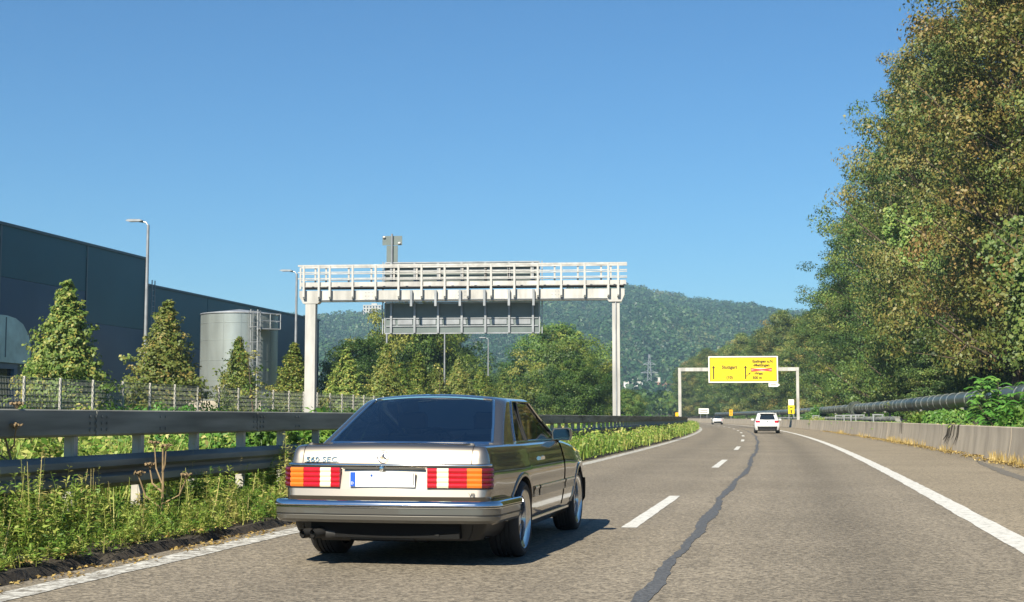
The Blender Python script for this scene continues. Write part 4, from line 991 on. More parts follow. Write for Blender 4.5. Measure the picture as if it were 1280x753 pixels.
# ---- the two cars ahead share a builder
def hatch(name, label, pos, rz, paint, W, L_, H, estate, lens=(.60, .80)):
    t = thing(name, label, 'car', pos, rz); h = W/2; yr, yf = 0., L_
    lv = [(.24, h*.93, .10, yf-.1, .18, .3, 0), (.36, h*.97, .03, yf, .2, .3, 0), (.52, h, .0, yf, .2, .3, 0), (.68, h, .03, yf, .22, .3, 0), (.82, h*.985, .08, yf-.02, .24, .3, 0), (.94, h*.95, .12, yf-.15, .25, .3, .5), (.97, h*.91, .16, yf-.3, .25, .3, 1)]
    sd_ = [round(.35+.08*i, 3) for i in range(int((L_-.9)/.08))]
    zt2 = lambda y: .97-.22*sstep(L_-1.5, L_, y)
    lo = Loft(lv, [0, .25, .5, .6], [0, .3, .6], sd_, [.8, .4, 0], bow=(.06, .12), crown=.02, Wc=h, zmap=lambda y, z: z if z < .5 else .5+(z-.5)*(zt2(y)-.5)/.47, nc=5)
    r = .315; lo.arch(.85, r, .36); lo.arch(.85+2.6, r, .36)
    Cz = lo.C[..., 2]; Cy = lo.C[..., 1]
    low = (Cz < .47) & (lo.ck == 'r')[None, :]
    lo.emit('body', ~low, paint, t); lo.emit('rear_apron', low, M['black'], t); lo.emit('shell_lining', np.ones_like(low), M['black'], t, inset=.02)
    ry = .62 if estate else .75
    gl = [(.95, h*.93, .14, yf-1.1, .2, .2, .1), (.99, h*.915, .17, yf-1.2, .2, .2, .2), (1.15, h*.86, .28, yf-1.65, .2, .2, .5), (1.30, h*.80, .40, yf-2.0, .2, .2, .8), (H-.07, h*.765, .50 if estate else .55, yf-2.2, .2, .2, 1), (H-.035, h*.70, .54, yf-2.3, .2, .2, 1)]
    g = Loft(gl, [0, .3, .6, .88, 1], [0, .4, .8, 1], [0, .1, .14, .3, .5, .52, .7, .8, .9, 1], [.8, .4, 0], bow=(.06, .12), crown=.035, Wc=h*.8, frac=True, nc=4)
    gi = np.arange(g.nr-1)[:, None]+0*np.arange(g.ncol-1)[None, :]; gj = np.arange(g.ncol-1)[None, :]+0*gi; j0 = list(g.ck).index('s')
    rw = (g.ck == 'r')[None, :] & (gi >= 1) & (gi < 4) & (gj < 3); fw = (g.ck == 'f')[None, :] & (gi >= 1) & (gi < 4); sw = (g.ck == 's')[None, :] & (gi >= 1) & (gi < 4) & (gj-j0 >= 2) & (gj-j0 <= 8) & (gj-j0 != 4)
    g.emit('roof', ~(rw | fw | sw), paint if estate else M['black'], t); g.emit('rear_window', rw, M['dark_glass'], t); g.emit('windscreen', fw, M['dark_glass'], t)
    for sg in (1, -1): g.emit('side_window', sw, M['dark_glass'], t, both=False, side=sg)
    for sg in (1, -1):
        b = MB(); x0, x1 = h*.56, h*.94
        rows = [[(sg*x, .045+.05*(x/h)**2-d+(.22*max(0, (x/h-.82)/.12)**2 if x > h*.82 else 0)+.10*max(0, (z-.6)), z) for x in (x0, h*.7, h*.82, h*.9, x1)] for z, d in ((lens[0], .0), (lens[0]+.01, .02), (lens[1]-.01, .02), (lens[1], .0))]
        b.sweep(rows); b.build('tail_lamp', M['red_lens'], t, smooth=40)
        for y in (.85, 3.45): wheel(t, sg*(h-.12), y, .315, .205, .21, sg, 7, M['alloy'])
        b = MB(); b.box((sg*(h+.09), L_-1.75, 1.0), (.18, .10, .13)); b.build('wing_mirror', paint, t)
    b = MB(); b.box((0, .015 if estate else -.015, .74 if estate else .62), (.52, .012, .115)); b.build('licence_plate', M['plate'], t)
    b = MB(); b.box((0, .04, .30), (W*.62, .06, .10)); b.build('rear_valance', M['black'], t)
    b = MB(); b.box((0, -.006, .50), (W*.7, .01, .02)); b.build('bumper_strip', M['chrome'], t)
    b = MB(); b.tube([(.07*math.cos(q*.6), -.0, .845+.07*math.sin(q*.6)) for q in range(12)], .01, n=5) if False else b.box((0, .045, .86), (.10, .03, .10)); b.build('badge', M['chrome'], t)
    b = MB(); b.box((0, L_/2, .26), (W*.85, L_*.86, .14)); b.build('underbody', M['black'], t)
    b = MB(); b.box((0, 1.2, .85), (W*.8, .12, .5)); b.box((-.38, 2.0, .9), (.45, .14, .7)); b.box((.38, 2.0, .9), (.45, .14, .7)); b.build('seats', M['seat'], t)
    if estate:
        for sg in (1, -1): b = MB(); b.tube([(sg*.55, .7, H-.03), (sg*.56, .9, H+.03), (sg*.56, 2.4, H+.03), (sg*.55, 2.6, H-.02)], .015, n=6); b.build('roof_rail', M['black'], t)
        b = MB(); b.box((0, .47, H-.055), (1.1, .22, .03)); b.build('spoiler', paint, t)
    return t
x, y, _ = rd(102, -.15); hatch('estate_car', 'white estate car with red tail lamps driving ahead under the yellow sign', (x, y, 0), rslope(102), M['car_white'], 1.83, 4.6, 1.50, True, (.77, .93))
x, y, _ = rd(232, -.1); hatch('hatchback_car', 'small pale hatchback with a dark roof far ahead at the bend', (x, y, 0), rslope(232), M['car_silver'], 1.76, 4.1, 1.46, False)

# ------------------------------------------------------------------ vegetation
def np_mesh(name, V, F, tint, m):
    """V (n,3), F (k,4) quads, tint per vertex"""
    me = bpy.data.meshes.new(name); V = np.ascontiguousarray(V, np.float32); F = np.ascontiguousarray(F, np.int32)
    me.vertices.add(len(V)); me.vertices.foreach_set('co', V.ravel())
    k = F.shape[1]; me.loops.add(F.size); me.loops.foreach_set('vertex_index', F.ravel())
    me.polygons.add(len(F)); me.polygons.foreach_set('loop_start', np.arange(len(F), dtype=np.int32)*k)
    a = me.attributes.new('tint', 'FLOAT', 'POINT'); a.data.foreach_set('value', np.ascontiguousarray(np.clip(tint, 0, 1), np.float32))
    me.materials.append(m); me.update(calc_edges=True); return me
SUNV = np.array([-.2, -.72, .67])
def unit(a): return a/(np.linalg.norm(a, axis=1, keepdims=True)+1e-9)
def leaves(P, S, Nn, T, rng, asp=.55, fold=.25, Tg=None):
    """one folded four-cornered leaf per point"""
    n = len(P); Nn = unit(Nn); t = unit(np.cross(Nn, rng.normal(size=(n, 3)))) if Tg is None else unit(Tg); b = np.cross(Nn, t); S = S[:, None]
    V = np.stack([P-t*S*.5, P+b*S*asp*.5+Nn*S*fold*.3, P+t*S*.5-Nn*S*.08, P-b*S*asp*.5+Nn*S*fold*.3], 1).reshape(-1, 3)
    return V, np.arange(4*n).reshape(n, 4), np.repeat(T, 4)
def cat(parts):
    V = []; F = []; T = []; o = 0
    for v, f, t in parts: V.append(v); F.append(f+o); T.append(t); o += len(v)
    return np.concatenate(V), np.concatenate(F), np.concatenate(T)
def blades(P, H, W, lean, T, rng):
    """grass blades: two narrow quads each"""
    n = len(P); a = rng.uniform(0, 2*np.pi, n); d = np.stack([np.cos(a), np.sin(a), 0*a], 1); s = np.stack([-np.sin(a), np.cos(a), 0*a], 1)
    up = np.array([0, 0, 1.]); H = H[:, None]; W = W[:, None]; le = (lean*rng.uniform(.3, 1.4, n))[:, None]
    m = P+up*H*.55+d*H*le*.3; q = P+up*H+d*H*le
    V = np.stack([P-s*W, P+s*W, m-s*W*.7, m+s*W*.7, q-s*W*.12, q+s*W*.12], 1).reshape(-1, 3)
    o = np.arange(n)[:, None]*6; F = np.concatenate([o+np.array([0, 1, 3, 2]), o+np.array([2, 3, 5, 4])], 0)
    return V, F, np.repeat(T, 6)

def grow(seed, H, Rr, zb, shape, nlimb, per, nleaf, leaf, tint0=.5, tvar=.18, patch=.2, m=None, sub=4, trunk_r=None, lean=.0, gap=0., asp=.6):
    """a tree: (trunk mesh, crown mesh)"""
    rng = np.random.default_rng(seed); pr = random.Random(seed); tr = trunk_r or H*.014
    def prof(t):
        if shape == 'cone': return Rr*min((t+.08)/.30, 1)**.5*(1-max(0, (t-.22)/.78))**.85+.05*Rr
        if shape == 'broad': return Rr*max(.05, math.sin(math.pi*(t*.86+.10)))**.55
        return Rr*min(1, t/.10+.45)*(1-max(0, (t-.40)/.60)**2.4)**.75
    b = MB(); bend = [pr.uniform(-.03, .03)*H, pr.uniform(-.03, .03)*H]
    ax = lambda z: Vector((bend[0]*math.sin(z/H*2.5)+lean*z, bend[1]*math.sin(z/H*3+.5), z))
    b.tube([ax(H*q) for q in (0, .08, .3, .55, .8, .97)], [tr*1.35, tr, tr*.85, tr*.6, tr*.3, tr*.08], n=8)
    cl = []; g = 2.39996
    for i in range(nlimb):
        t = (i+.5)/nlimb; ze = zb+(H-zb)*(t**.9 if shape != 'cone' else t); a = i*g+pr.uniform(-.5, .5); r = prof(t)*pr.uniform(.72, 1.10)
        if shape == 'tall': r = prof(t)*pr.uniform(.55, 1.12)*(1+.22*math.sin(3*a+seed)*math.sin(t*9+seed*.7)); ze = ze+pr.uniform(-.5, .5)
        rise = r*pr.uniform(.25, .75)*(1.3 if shape == 'cone' else 1)
        p0 = ax(max(.06*H, ze-rise)); p1 = Vector((math.cos(a)*r, math.sin(a)*r, 0))+ax(min(ze, H)); 
        mid = p0.lerp(p1, .5)+Vector((0, 0, -.06*r)); lr = max(.008, tr*(.34 if shape != 'tall' else .38)*(1-t*.6))
        b.tube([p0, mid, p1], [lr, lr*.6, lr*.2], n=5, caps=False)
        tp = pr.gauss(0, patch)
        for k in range(per):
            q = .30+.72*(k+pr.random())/per; c = p0.lerp(mid, q*2) if q < .5 else mid.lerp(p1, (q-.5)*2)
            sp = r*.30*(1.1-q*.4); c = c+Vector((pr.gauss(0, sp), pr.gauss(0, sp), pr.gauss(0, sp*.7)))
            if c.z < zb*.7: c.z = zb*.7+abs(pr.gauss(0, .1*Rr))
            if gap and pr.random() < gap: continue
            cl.append((c.x, c.y, min(c.z, H*1.01), max(.10*Rr, sp*.9) if shape != 'tall' else pr.uniform(.12, .27)*Rr, tp))
            if k % 3 == 0: b.tube([mid if q > .5 else p0, c], [lr*.35, lr*.1], n=4, caps=False)
    for k in range(6): z = H*(.93+.014*k); cl.append((ax(z).x, ax(z).y, z, .06*Rr+.02*H*(1-k/6), 0))
    cl = np.array(cl); n = nleaf; ci = rng.choice(len(cl), n, p=cl[:, 3]**1.6/np.sum(cl[:, 3]**1.6)); c = cl[ci]
    o = unit(rng.normal(size=(n, 3)))*(rng.uniform(0, 1, n)**.45)[:, None]*c[:, 3:4]*np.array([1.15, 1.15, .75])
    if shape == 'tall': o = o*np.array([1, 1, .80])
    P = c[:, :3]+o; P[:, 2] = np.maximum(P[:, 2], zb*.45)
    if shape == 'cone':                                       # fill the clipped outline evenly
        m_ = n*2//5; t_ = rng.uniform(0, 1, m_)**1.15; a_ = rng.uniform(0, 2*np.pi, m_); pf = np.array([prof(x) for x in t_])
        rr_ = pf*(1-.55*rng.uniform(0, 1, m_)**1.6)*(.93+.13*np.sin(a_*4+t_*13+seed)+.09*np.sin(a_*9-t_*31)); zz_ = zb*.8+(H*.97-zb*.8)*t_
        P[:m_] = np.stack([rr_*np.cos(a_)+bend[0]*np.sin(zz_/H*2.5), rr_*np.sin(a_)+bend[1]*np.sin(zz_/H*3+.5), zz_], 1); o[:m_] = np.stack([np.cos(a_), np.sin(a_), .35+0*a_], 1)
    out = P.copy(); out[:, 2] = (P[:, 2]-(zb+H)*.45)*.6
    Nn = unit(o)*.8+unit(out)*.45+SUNV*.55+np.array([0, 0, .2])+rng.normal(size=(n, 3))*.55
    cv = rng.normal(0, tvar*.6, len(cl))[ci]
    T = tint0+c[:, 4]+cv+rng.normal(0, tvar*.6, n)
    V, F, Tt = leaves(P, leaf*(rng.uniform(.65, 1.35, n) if shape != 'tall' else .55+1.0*rng.uniform(0, 1, n)**2.0), Nn, T, rng, asp=asp)
    crown = np_mesh('crown', V, F, Tt, m)
    tm = bpy.data.meshes.new('trunk'); tm.from_pydata(b.v, [], b.f); tm.materials.append(M['bark']); tm.polygons.foreach_set('use_smooth', [True]*len(b.f))
    return tm, crown
def tree(name, label, meshes, loc, rz=0., sc_=1., catg='tree', group=None):
    t = thing(name, label, catg, loc, rz, group); t.scale = sc_ if isinstance(sc_, tuple) else (sc_,)*3
    link('trunk', meshes[0], t); link('crown', meshes[1], t); return t

rg = random.Random(11)
ORD = 'first second third fourth fifth sixth seventh eighth ninth tenth eleventh twelfth thirteenth fourteenth fifteenth sixteenth seventeenth eighteenth nineteenth twentieth'.split()
# --- clipped conical trees in the yard behind the slat fence
YG = 'conical trees along the yard fence'
ya = [grow(101+i, 6.4, 1.62, 1.25, 'cone', 74, 8, 19000, .14, tint0=.62, tvar=.22, patch=.10, m=M['lf_small'], trunk_r=.06, asp=.7) for i in range(3)]
tree('yard_tree', 'conical yellow green tree before the rounded porch of the dark hall', ya[0], rd(50, 27.8, .2), .4, (1.02, 1.02, .99), group=YG)
tree('yard_tree', 'conical green tree at the foot of the lamp by the stepped hall corner', ya[1], rd(59.6, 27.8, .2), 1.1, (1.06, 1.06, .99), group=YG)
tree('yard_tree', 'small conical tree in front of the round tank', ya[2], rd(67.5, 27.4, .2), 2.0, (.72, .72, .80), group=YG)
tree('yard_tree', 'conical tree between the tank and the thick gantry post', ya[0], rd(77, 27.6, .2), 3.0, (.92, .92, .83), group=YG)
for k, (s, L, h) in enumerate(((89, 28, .86), (99, 27.7, 1.0), (105, 28, .82), (110, 27.8, .98), (118, 27.9, .86), (126.9, 27.8, 1.0), (133, 28.2, .86), (140.6, 27.8, .96), (148, 28, .85), (158.9, 27.8, 1.02), (166, 28, .9))):
    tree('yard_tree', '%s pointed young tree in the fence row counted from the thick gantry post' % ORD[k], ya[k % 3], rd(s, L, .2), k*1.3, (1.0, 1.0, h), group=YG)
# thin bare sapling before the tank
sp_ = grow(131, 4.6, .9, 1.6, 'tall', 13, 5, 330, .15, tint0=.75, tvar=.2, m=M['lf_small'], trunk_r=.045, lean=-.1)
tree('bare_sapling', 'thin half bare sapling with reddish twigs in front of the tank', sp_, rd(60, 23.6, .1), 0)
sp2 = grow(132, 3.6, .5, 1.0, 'tall', 12, 4, 110, .11, tint0=.9, tvar=.2, m=M['lf_small'], trunk_r=.03)
tree('bare_sapling', 'thin dead brown sapling in front of the big green tree', sp2, rd(97, 23.2, .1), 0, 1.35)
# --- big round trees behind
ba = [grow(201, 13.5, 6.6, 2.0, 'broad', 60, 9, 62000, .30, tint0=.50, tvar=.2, m=M['lf_green']), grow(202, 12.0, 6.0, 1.6, 'broad', 60, 9, 62000, .30, tint0=.58, tvar=.2, m=M['lf_green'])]
tree('broad_tree', 'large round dark green tree behind the thinner gantry post side, left half of its pair', ba[0], rd(196, 24.2), .3, (1.0, 1.0, 1.06))
tree('broad_tree', 'broad yellow green tree in front of the darker one beside the thin gantry post', ba[1], rd(172, 21.6), 1.2, (.86, .86, .90))
tree('broad_tree', 'low bushy tree touching the foot of the thin gantry post', ba[0], rd(150, 18.5), 2.2, (.55, .55, .55))
tree('broad_tree', 'big green tree rising to the end of the hanging sign board', ba[1], rd(150, 36.7), 2.2, (.86, .86, 1.16))
tree('broad_tree', 'broad green tree beside the thick gantry post, sloping down to it', ba[0], rd(134, 39.5), 4.1, (.60, .60, .66))
tree('broad_tree', 'dark green tree under the middle of the hanging sign board', ba[0], rd(172, 36.8), 5.1, (.80, .80, .90))
MG = 'trees at the far bend of the road'
for k, (s, L, h) in enumerate(((215, 23, .55), (235, 20, .50), (255, 22, .62), (262, 15.5, .45), (280, 24, .7), (285, 16, .55), (300, 14, .5), (320, 20, .66), (330, 12, .5), (350, 17, .62), (368, 11.5, .6), (395, 15, .7), (420, 11.5, .8), (230, 30, .7), (250, 36, .8))):
    tree('bend_tree', 'green tree in the dense belt at the far bend of the road', ba[k % 2], rd(s, L), k*1.7, (h*1.12, h*1.12, h*1.04), group=MG)
# --- the tall wood on the right
wood = [grow(301, 25, 6.2, 4.4, 'tall', 84, 6, 100000, .205, tint0=.62, tvar=.24, patch=.20, m=M['lf_forest']), grow(302, 24, 5.4, 2.8, 'tall', 80, 6, 95000, .195, tint0=.30, tvar=.20, patch=.12, m=M['lf_forest']),
        grow(303, 18, 5.2, 2.0, 'tall', 66, 6, 66000, .22, tint0=.40, tvar=.22, patch=.20, m=M['lf_forest']), grow(304, 15, 4.6, 1.6, 'tall', 60, 6, 52000, .21, tint0=.34, tvar=.2, patch=.12, m=M['lf_forest'])]
WG = 'trees of the tall roadside wood'
spec = [  # s, L, variant, scale, label
    (58, -15.5, 0, 1.0, 'tall browning tree at the very edge of the wood, over the leafy sapling'),
    (72, -17.5, 1, 1.08, 'tall dark green tree second from the frame edge in the wood'),
    (84, -14.2, 0, 1.14, 'tallest golden brown tree of the roadside wood'),
    (97, -15.2, 1, 1.27, 'tall green tree jutting into the sky beside the golden brown one'),
    (108, -13.8, 0, 1.22, 'brownish tall tree in the middle of the roadside wood'),
    (120, -13.6, 1, 1.27, 'slim tall green tree with branches reaching over the pipeline'),
    (131, -15.5, 0, 1.10, 'brown and green tree above the pipeline flange'),
    (143, -13.6, 1, 1.14, 'tall green tree with a ragged edge against the sky'),
    (157, -13.4, 1, .98, 'lower green tree stepping down beyond the ragged one')]
for s, L, v, sc__, lb in spec:
    tree('wood_tree', lb, wood[v], rd(s, L, .6), s*.7, (1, 1, sc__), group=WG)
for k, s in enumerate(range(66, 170, 13)):
    tree('wood_tree', 'tree standing deeper in the tall roadside wood', wood[(k+1) % 2], rd(s+3, -24-2*(k % 2), 2.5), k*2.1, (1, 1, 1.02 if s < 130 else .9), group=WG)
for k, s in enumerate(range(96, 200, 15)):
    tree('wood_tree', '%s small understorey tree behind the pipeline, counted from the feathery sapling' % ORD[k], wood[3], rd(s, (-12.4 if s < 140 else -14.5)-.8*(k % 2), .5), k*1.9, (.72, .72, .50+.1*(k % 3)), group=WG)
for k in range(26):
    s = 168+k*11.5; h = .98 if s < 260 else 1.08
    tree('wood_tree', 'tree of the wood edge beyond the yellow sign', wood[2+(k % 2)], rd(s, -14.2-1.5*(k % 2), .5), k*2.3, (1, 1, h*(.88+.08*(k*7 % 3))), group=WG)
    if k % 2 == 0: tree('wood_tree', 'tree of the wood edge beyond the yellow sign', wood[2], rd(s+5, -20, 1.5), k*1.3, (1.1, 1.1, h), group=WG)
# hanging ivy curtain at the frame edge
rng = np.random.default_rng(7)
def curtain(name, label, loc, wdt, top, bottom, n, seed):
    rng = np.random.default_rng(seed); P = []; 
    ns = 26; x0 = rng.uniform(-wdt/2, wdt/2, ns); y0 = rng.uniform(-.8, .8, ns); zt_ = top+rng.uniform(-1.2, .6, ns); zl = bottom+rng.uniform(0, 1, ns)**2*(top-bottom)*.7
    k = rng.integers(0, ns, n); t = rng.uniform(0, 1, n)
    P = np.stack([x0[k]+.25*np.sin(t*5+k)+rng.normal(0, .16, n), y0[k]+rng.normal(0, .2, n), zt_[k]+(zl[k]-zt_[k])*t], 1)
    Nn = np.array([-.35, -.9, .35])+rng.normal(size=(n, 3))*.4
    V, F, T = leaves(P, .19*rng.uniform(.7, 1.3, n), Nn, .6+rng.normal(0, .2, n), rng, asp=.85)
    t_ = thing(name, label, 'ivy', loc); link('foliage', np_mesh('foliage', V, F, T, M['lf_ivy']), t_)
    b = MB()
    for i in range(0, ns, 2): b.tube([(x0[i], y0[i], zt_[i]+.5), (x0[i]+.2, y0[i], (zt_[i]+zl[i])/2), (x0[i], y0[i], zl[i])], .02, n=4)
    b.build('stem', M['bark'], t_); return t_
curtain('ivy_curtain', 'sunlit ivy curtain hanging from the wood at the frame edge', (9.9, 56, 0), 2.2, 7.6, 3.2, 7000, 3)
curtain('ivy_curtain', 'thin ivy strands hanging over the dark gap in the wood', (9.6, 64, 0), 1.8, 9.6, 6.6, 2200, 4)

curtain('ivy_patch', 'bright green creeper patch high on the face of the roadside wood', (9.0, 98, 0), 4.2, 15.6, 11.2, 5200, 9)
# --- bushes
def bush_mesh(seed, r, h, n, leaf, m, tint0=.5, tvar=.2, asp=.55):
    rng = np.random.default_rng(seed); nc = 26; a = rng.uniform(0, 2*np.pi, nc); q = np.sqrt(rng.uniform(0, 1, nc))
    c = np.stack([np.cos(a)*q*r*.8, np.sin(a)*q*r*.8, h*(.25+.6*rng.uniform(0, 1, nc)*(1-.5*q))], 1); k = rng.integers(0, nc, n)
    o = unit(rng.normal(size=(n, 3)))*(rng.uniform(0, 1, n)**.4)[:, None]*np.array([r*.36, r*.36, h*.26]); P = c[k]+o; P[:, 2] = np.abs(P[:, 2])
    Nn = unit(o)*.8+SUNV*.8+rng.normal(size=(n, 3))*.5
    V, F, T = leaves(P, leaf*rng.uniform(.6, 1.35, n), Nn, tint0+rng.normal(0, tvar*.7, nc)[k]+rng.normal(0, tvar*.6, n), rng, asp=asp)
    b = MB()
    for i in range(0, nc): b.tube([(c[i][0]*.2, c[i][1]*.2, 0), tuple(c[i]*.6), tuple(c[i])], [.012, .008, .004], n=4, caps=False)
    sm_ = bpy.data.meshes.new('stem'); sm_.from_pydata(b.v, [], b.f); sm_.materials.append(M['bark'])
    return sm_, np_mesh('foliage', V, F, T, m)
def bush(label, ms, loc, rz=0, sc_=1., group=None, name='bush'):
    t = thing(name, label, 'bush', loc, rz, group); t.scale = sc_ if isinstance(sc_, tuple) else (sc_,)*3
    link('stem', ms[0], t); link('foliage', ms[1], t); return t
bg_ = [bush_mesh(401+i, .95, 1.35, 2600, .125, M['lf_shrub'], .48, .22) for i in range(2)]
bn = [bush_mesh(411+i, .95, 1.15, 2400, .10, M['lf_weed'], .55, .25) for i in range(2)]
bl = [bush_mesh(421, 1.0, 1.2, 3200, .15, M['lf_shrub'], .55, .22)]
BG = 'bushes in the median behind the grey guard rail'
bush('fresh green bush pushing through the gap of the guard rail beside the coupe', bg_[0], rd(17.7, 6.95, .05), .5, (.75, .75, .90), BG)
bush('dense green bush behind the guard rail at the boot of the coupe', bg_[1], rd(19.6, 7.2, .05), 2, (1.0, 1.0, 1.02), BG)
bush('dark leaved creeper bush swallowing the box beam end by the coupe', bg_[0], rd(22.5, 6.75, .05), 4, (.62, .62, 1.02), BG)
k = 0; s = 9.5; nb = 0
def mlabel(ms, s):
    global nb
    kind_ = 'yellowing dry bush' if ms in bn else 'green bush'
    if s < 23 and nb < 20: nb += 1; return '%s behind the grey guard rail, %s in the row from the frame edge' % (kind_, ORD[nb-1])
    return kind_+' in the distant row growing in the median behind the guard rail'
while s < 190:
    ms = (bn if (s < 15.5 or k % 4 == 1) else bg_)[k % 2]; near = s < 27
    L = 7.75+rg.uniform(-.15, .5); h = (rg.uniform(.72, .92) if near else rg.uniform(.78, 1.06))
    bush(mlabel(ms, s), ms, rd(s, L, .05), k, (.85, .85, h), BG)
    if k % 2 == 0: bush(mlabel(ms, s), ms, rd(s+.9, L+1.35, .05), k*2, (.9, .9, h*1.02), BG)
    s += 1.25 if s < 30 else (1.9 if s < 70 else 3.2); k += 1
# taller bushes along the yard fence
FG = 'bushes at the foot of the yard fence'
s = 36; k = 0
while s < 125:
    bush('bush at the foot of the mesh fence of the yard', (bn if s < 46 and k % 3 else bg_)[k % 2], rd(s, 24.3+rg.uniform(-.5, .4), -.05), k*1.4, (1.15, 1.15, rg.uniform(1.0, 1.5)), FG)
    s += 1.7; k += 1
# shrubs over the concrete wall
WB = 'leafy bushes spilling over the concrete wall'
for k, s in enumerate((62.5, 64, 65.5, 67, 68.5, 70)):
    bush('%s low leafy bush over the concrete wall counted from the tall feathery sapling' % ORD[k], bl[0], rd(s, -7.05-.25*(k % 2), .25), k*1.1, (1.05, 1.05, (1.30, 1.25, 1.2, 1.22, 1.1, 1.0)[k]), WB)
for k, s in enumerate((39, 40.5, 42, 43.5)):
    bush('%s leafy bush behind the wall counted inward from the frame edge' % ORD[k], bl[0], rd(s, -7.15-.3*(k % 2), .3), k*2, (1.1, 1.1, 1.35), WB)
bush('small green bush beside the portal post behind the wall', bg_[0], rd(156, -7.6, .2), 1, (1.3, 1.8, 1.9))
bush('low dry yellow bush behind the wall next to the white frames', bn[0], rd(140, -6.9, .2), 1, (1.0, 2.2, 1.0))
# tree of heaven: arching fronds of paired leaflets
def frond_plant(seed, nst, h, fl):
    rng = np.random.default_rng(seed); pr = random.Random(seed); b = MB(); P = []; Nn = []; Tg = []; S = []; T = []
    for i in range(nst):
        a = pr.uniform(0, 6.28); rr = pr.uniform(.1, .9); top = Vector((math.cos(a)*rr*1.1, math.sin(a)*rr*1.4, h*pr.uniform(.55, 1.0))); base = Vector((math.cos(a)*rr*.5, math.sin(a)*rr*.7, 0))
        b.tube([base, base.lerp(top, .5)+Vector((.04, 0, .1)), top], [.022, .016, .008], n=5)
        for k in range(9):
            t = .45+.55*k/8; o = base.lerp(top, t); q = k*2.4+i; d = Vector((math.cos(q), math.sin(q), .55+.5*(k/8))).normalized(); L = fl*pr.uniform(.7, 1.1); prev = o; tt = pr.gauss(.5, .14)
            for j in range(1, 12):
                u = j/11; p = o+d*(L*u)+Vector((0, 0, -.55*L*u*u)); tan = (p-prev).normalized(); side = tan.cross(Vector((0, 0, 1))).normalized()
                for sg in (1, -1):
                    lv = (side*sg+tan*.45+Vector((0, 0, -.15))).normalized(); ll = .165*(1-.45*abs(u-.45)); P.append(p+lv*ll*.5); Tg.append(lv); Nn.append(Vector((-.3, -1.0, .85))+side*sg*.25+Vector((pr.gauss(0, .25), pr.gauss(0, .25), 0))); S.append(ll); T.append(tt+pr.gauss(0, .1))
                prev = p
            b.tube([o, o+d*(L*.5)+Vector((0, 0, -.14*L)), p], [.006, .005, .003], n=4, caps=False)
    P = np.array(P); Tg = unit(np.array(Tg)); Nn = np.array(Nn); Nn = unit(Nn-Tg*np.sum(Nn*Tg, 1, keepdims=True))
    V, F, T2 = leaves(P, np.array(S), Nn, np.array(T), rng, asp=.42, fold=.12, Tg=Tg)
    sm_ = bpy.data.meshes.new('stem'); sm_.from_pydata(b.v, [], b.f); sm_.materials.append(M['bark'])
    return sm_, np_mesh('foliage', V, F, T2, M['lf_shrub'])
fp = frond_plant(5, 12, 2.25, .72); fp2 = frond_plant(6, 12, 1.55, .7)
bush('tall bright green sapling with feathery fronds leaning over the concrete wall', fp, rd(50.5, -7.25, .35), 0, 1.0, name='frond_shrub')
bush('lower feathery bright green shrub at the frame edge behind the wall', fp2, rd(46.0, -7.3, .35), 1, 1.05, name='frond_shrub')
# dark stains of dead creeper on the wall below it
b = MB(); rr_ = random.Random(4)
for i in range(13):
    s = 47.6+rr_.uniform(0, 3.6); zt_ = .905; q_ = rr_.uniform(.3, 1.1); pts = [rd(s, -5.80, zt_+.03), rd(s+.03, -5.718, zt_-.02), rd(s+.4*q_, -5.69, .55), rd(s+q_, -5.625, rr_.uniform(.16, .40))]
    b.tube(pts, [.010, .014, .011, .004], n=5)
for i in range(3):
    s = 66.5+rr_.uniform(0, 1.8); b.tube([rd(s, -5.80, .93), rd(s, -5.715, .88), rd(s-.2, -5.67, .4)], [.012, .016, .006], n=5)
tag(b.build('dead_creeper', M['creeper']), 'dark dead creeper strands hanging down the concrete wall below the feathery sapling', 'creeper')

# --- weeds, grass, litter (nobody could count them)
def scatter(s0, s1, La, Lb, n, rng, zf=lambda s, L: .08, pw=1.):
    s = s0+(s1-s0)*rng.uniform(0, 1, n)**pw; L = rng.uniform(La, Lb, n); o = np.maximum(0, s-20)**2/3800
    return np.stack([-(L+o), s, np.full(n, .07)], 1), L
rng = np.random.default_rng(21); parts = []
def clumped(s0, s1, La, Lb, nc, per, spread, rng, pw=1.):
    c, L = scatter(s0, s1, La, Lb, nc, rng, pw=pw); k = np.repeat(np.arange(nc), per); P = c[k]+np.concatenate([rng.normal(0, spread, (nc*per, 2)), np.zeros((nc*per, 1))], 1)
    return P, k
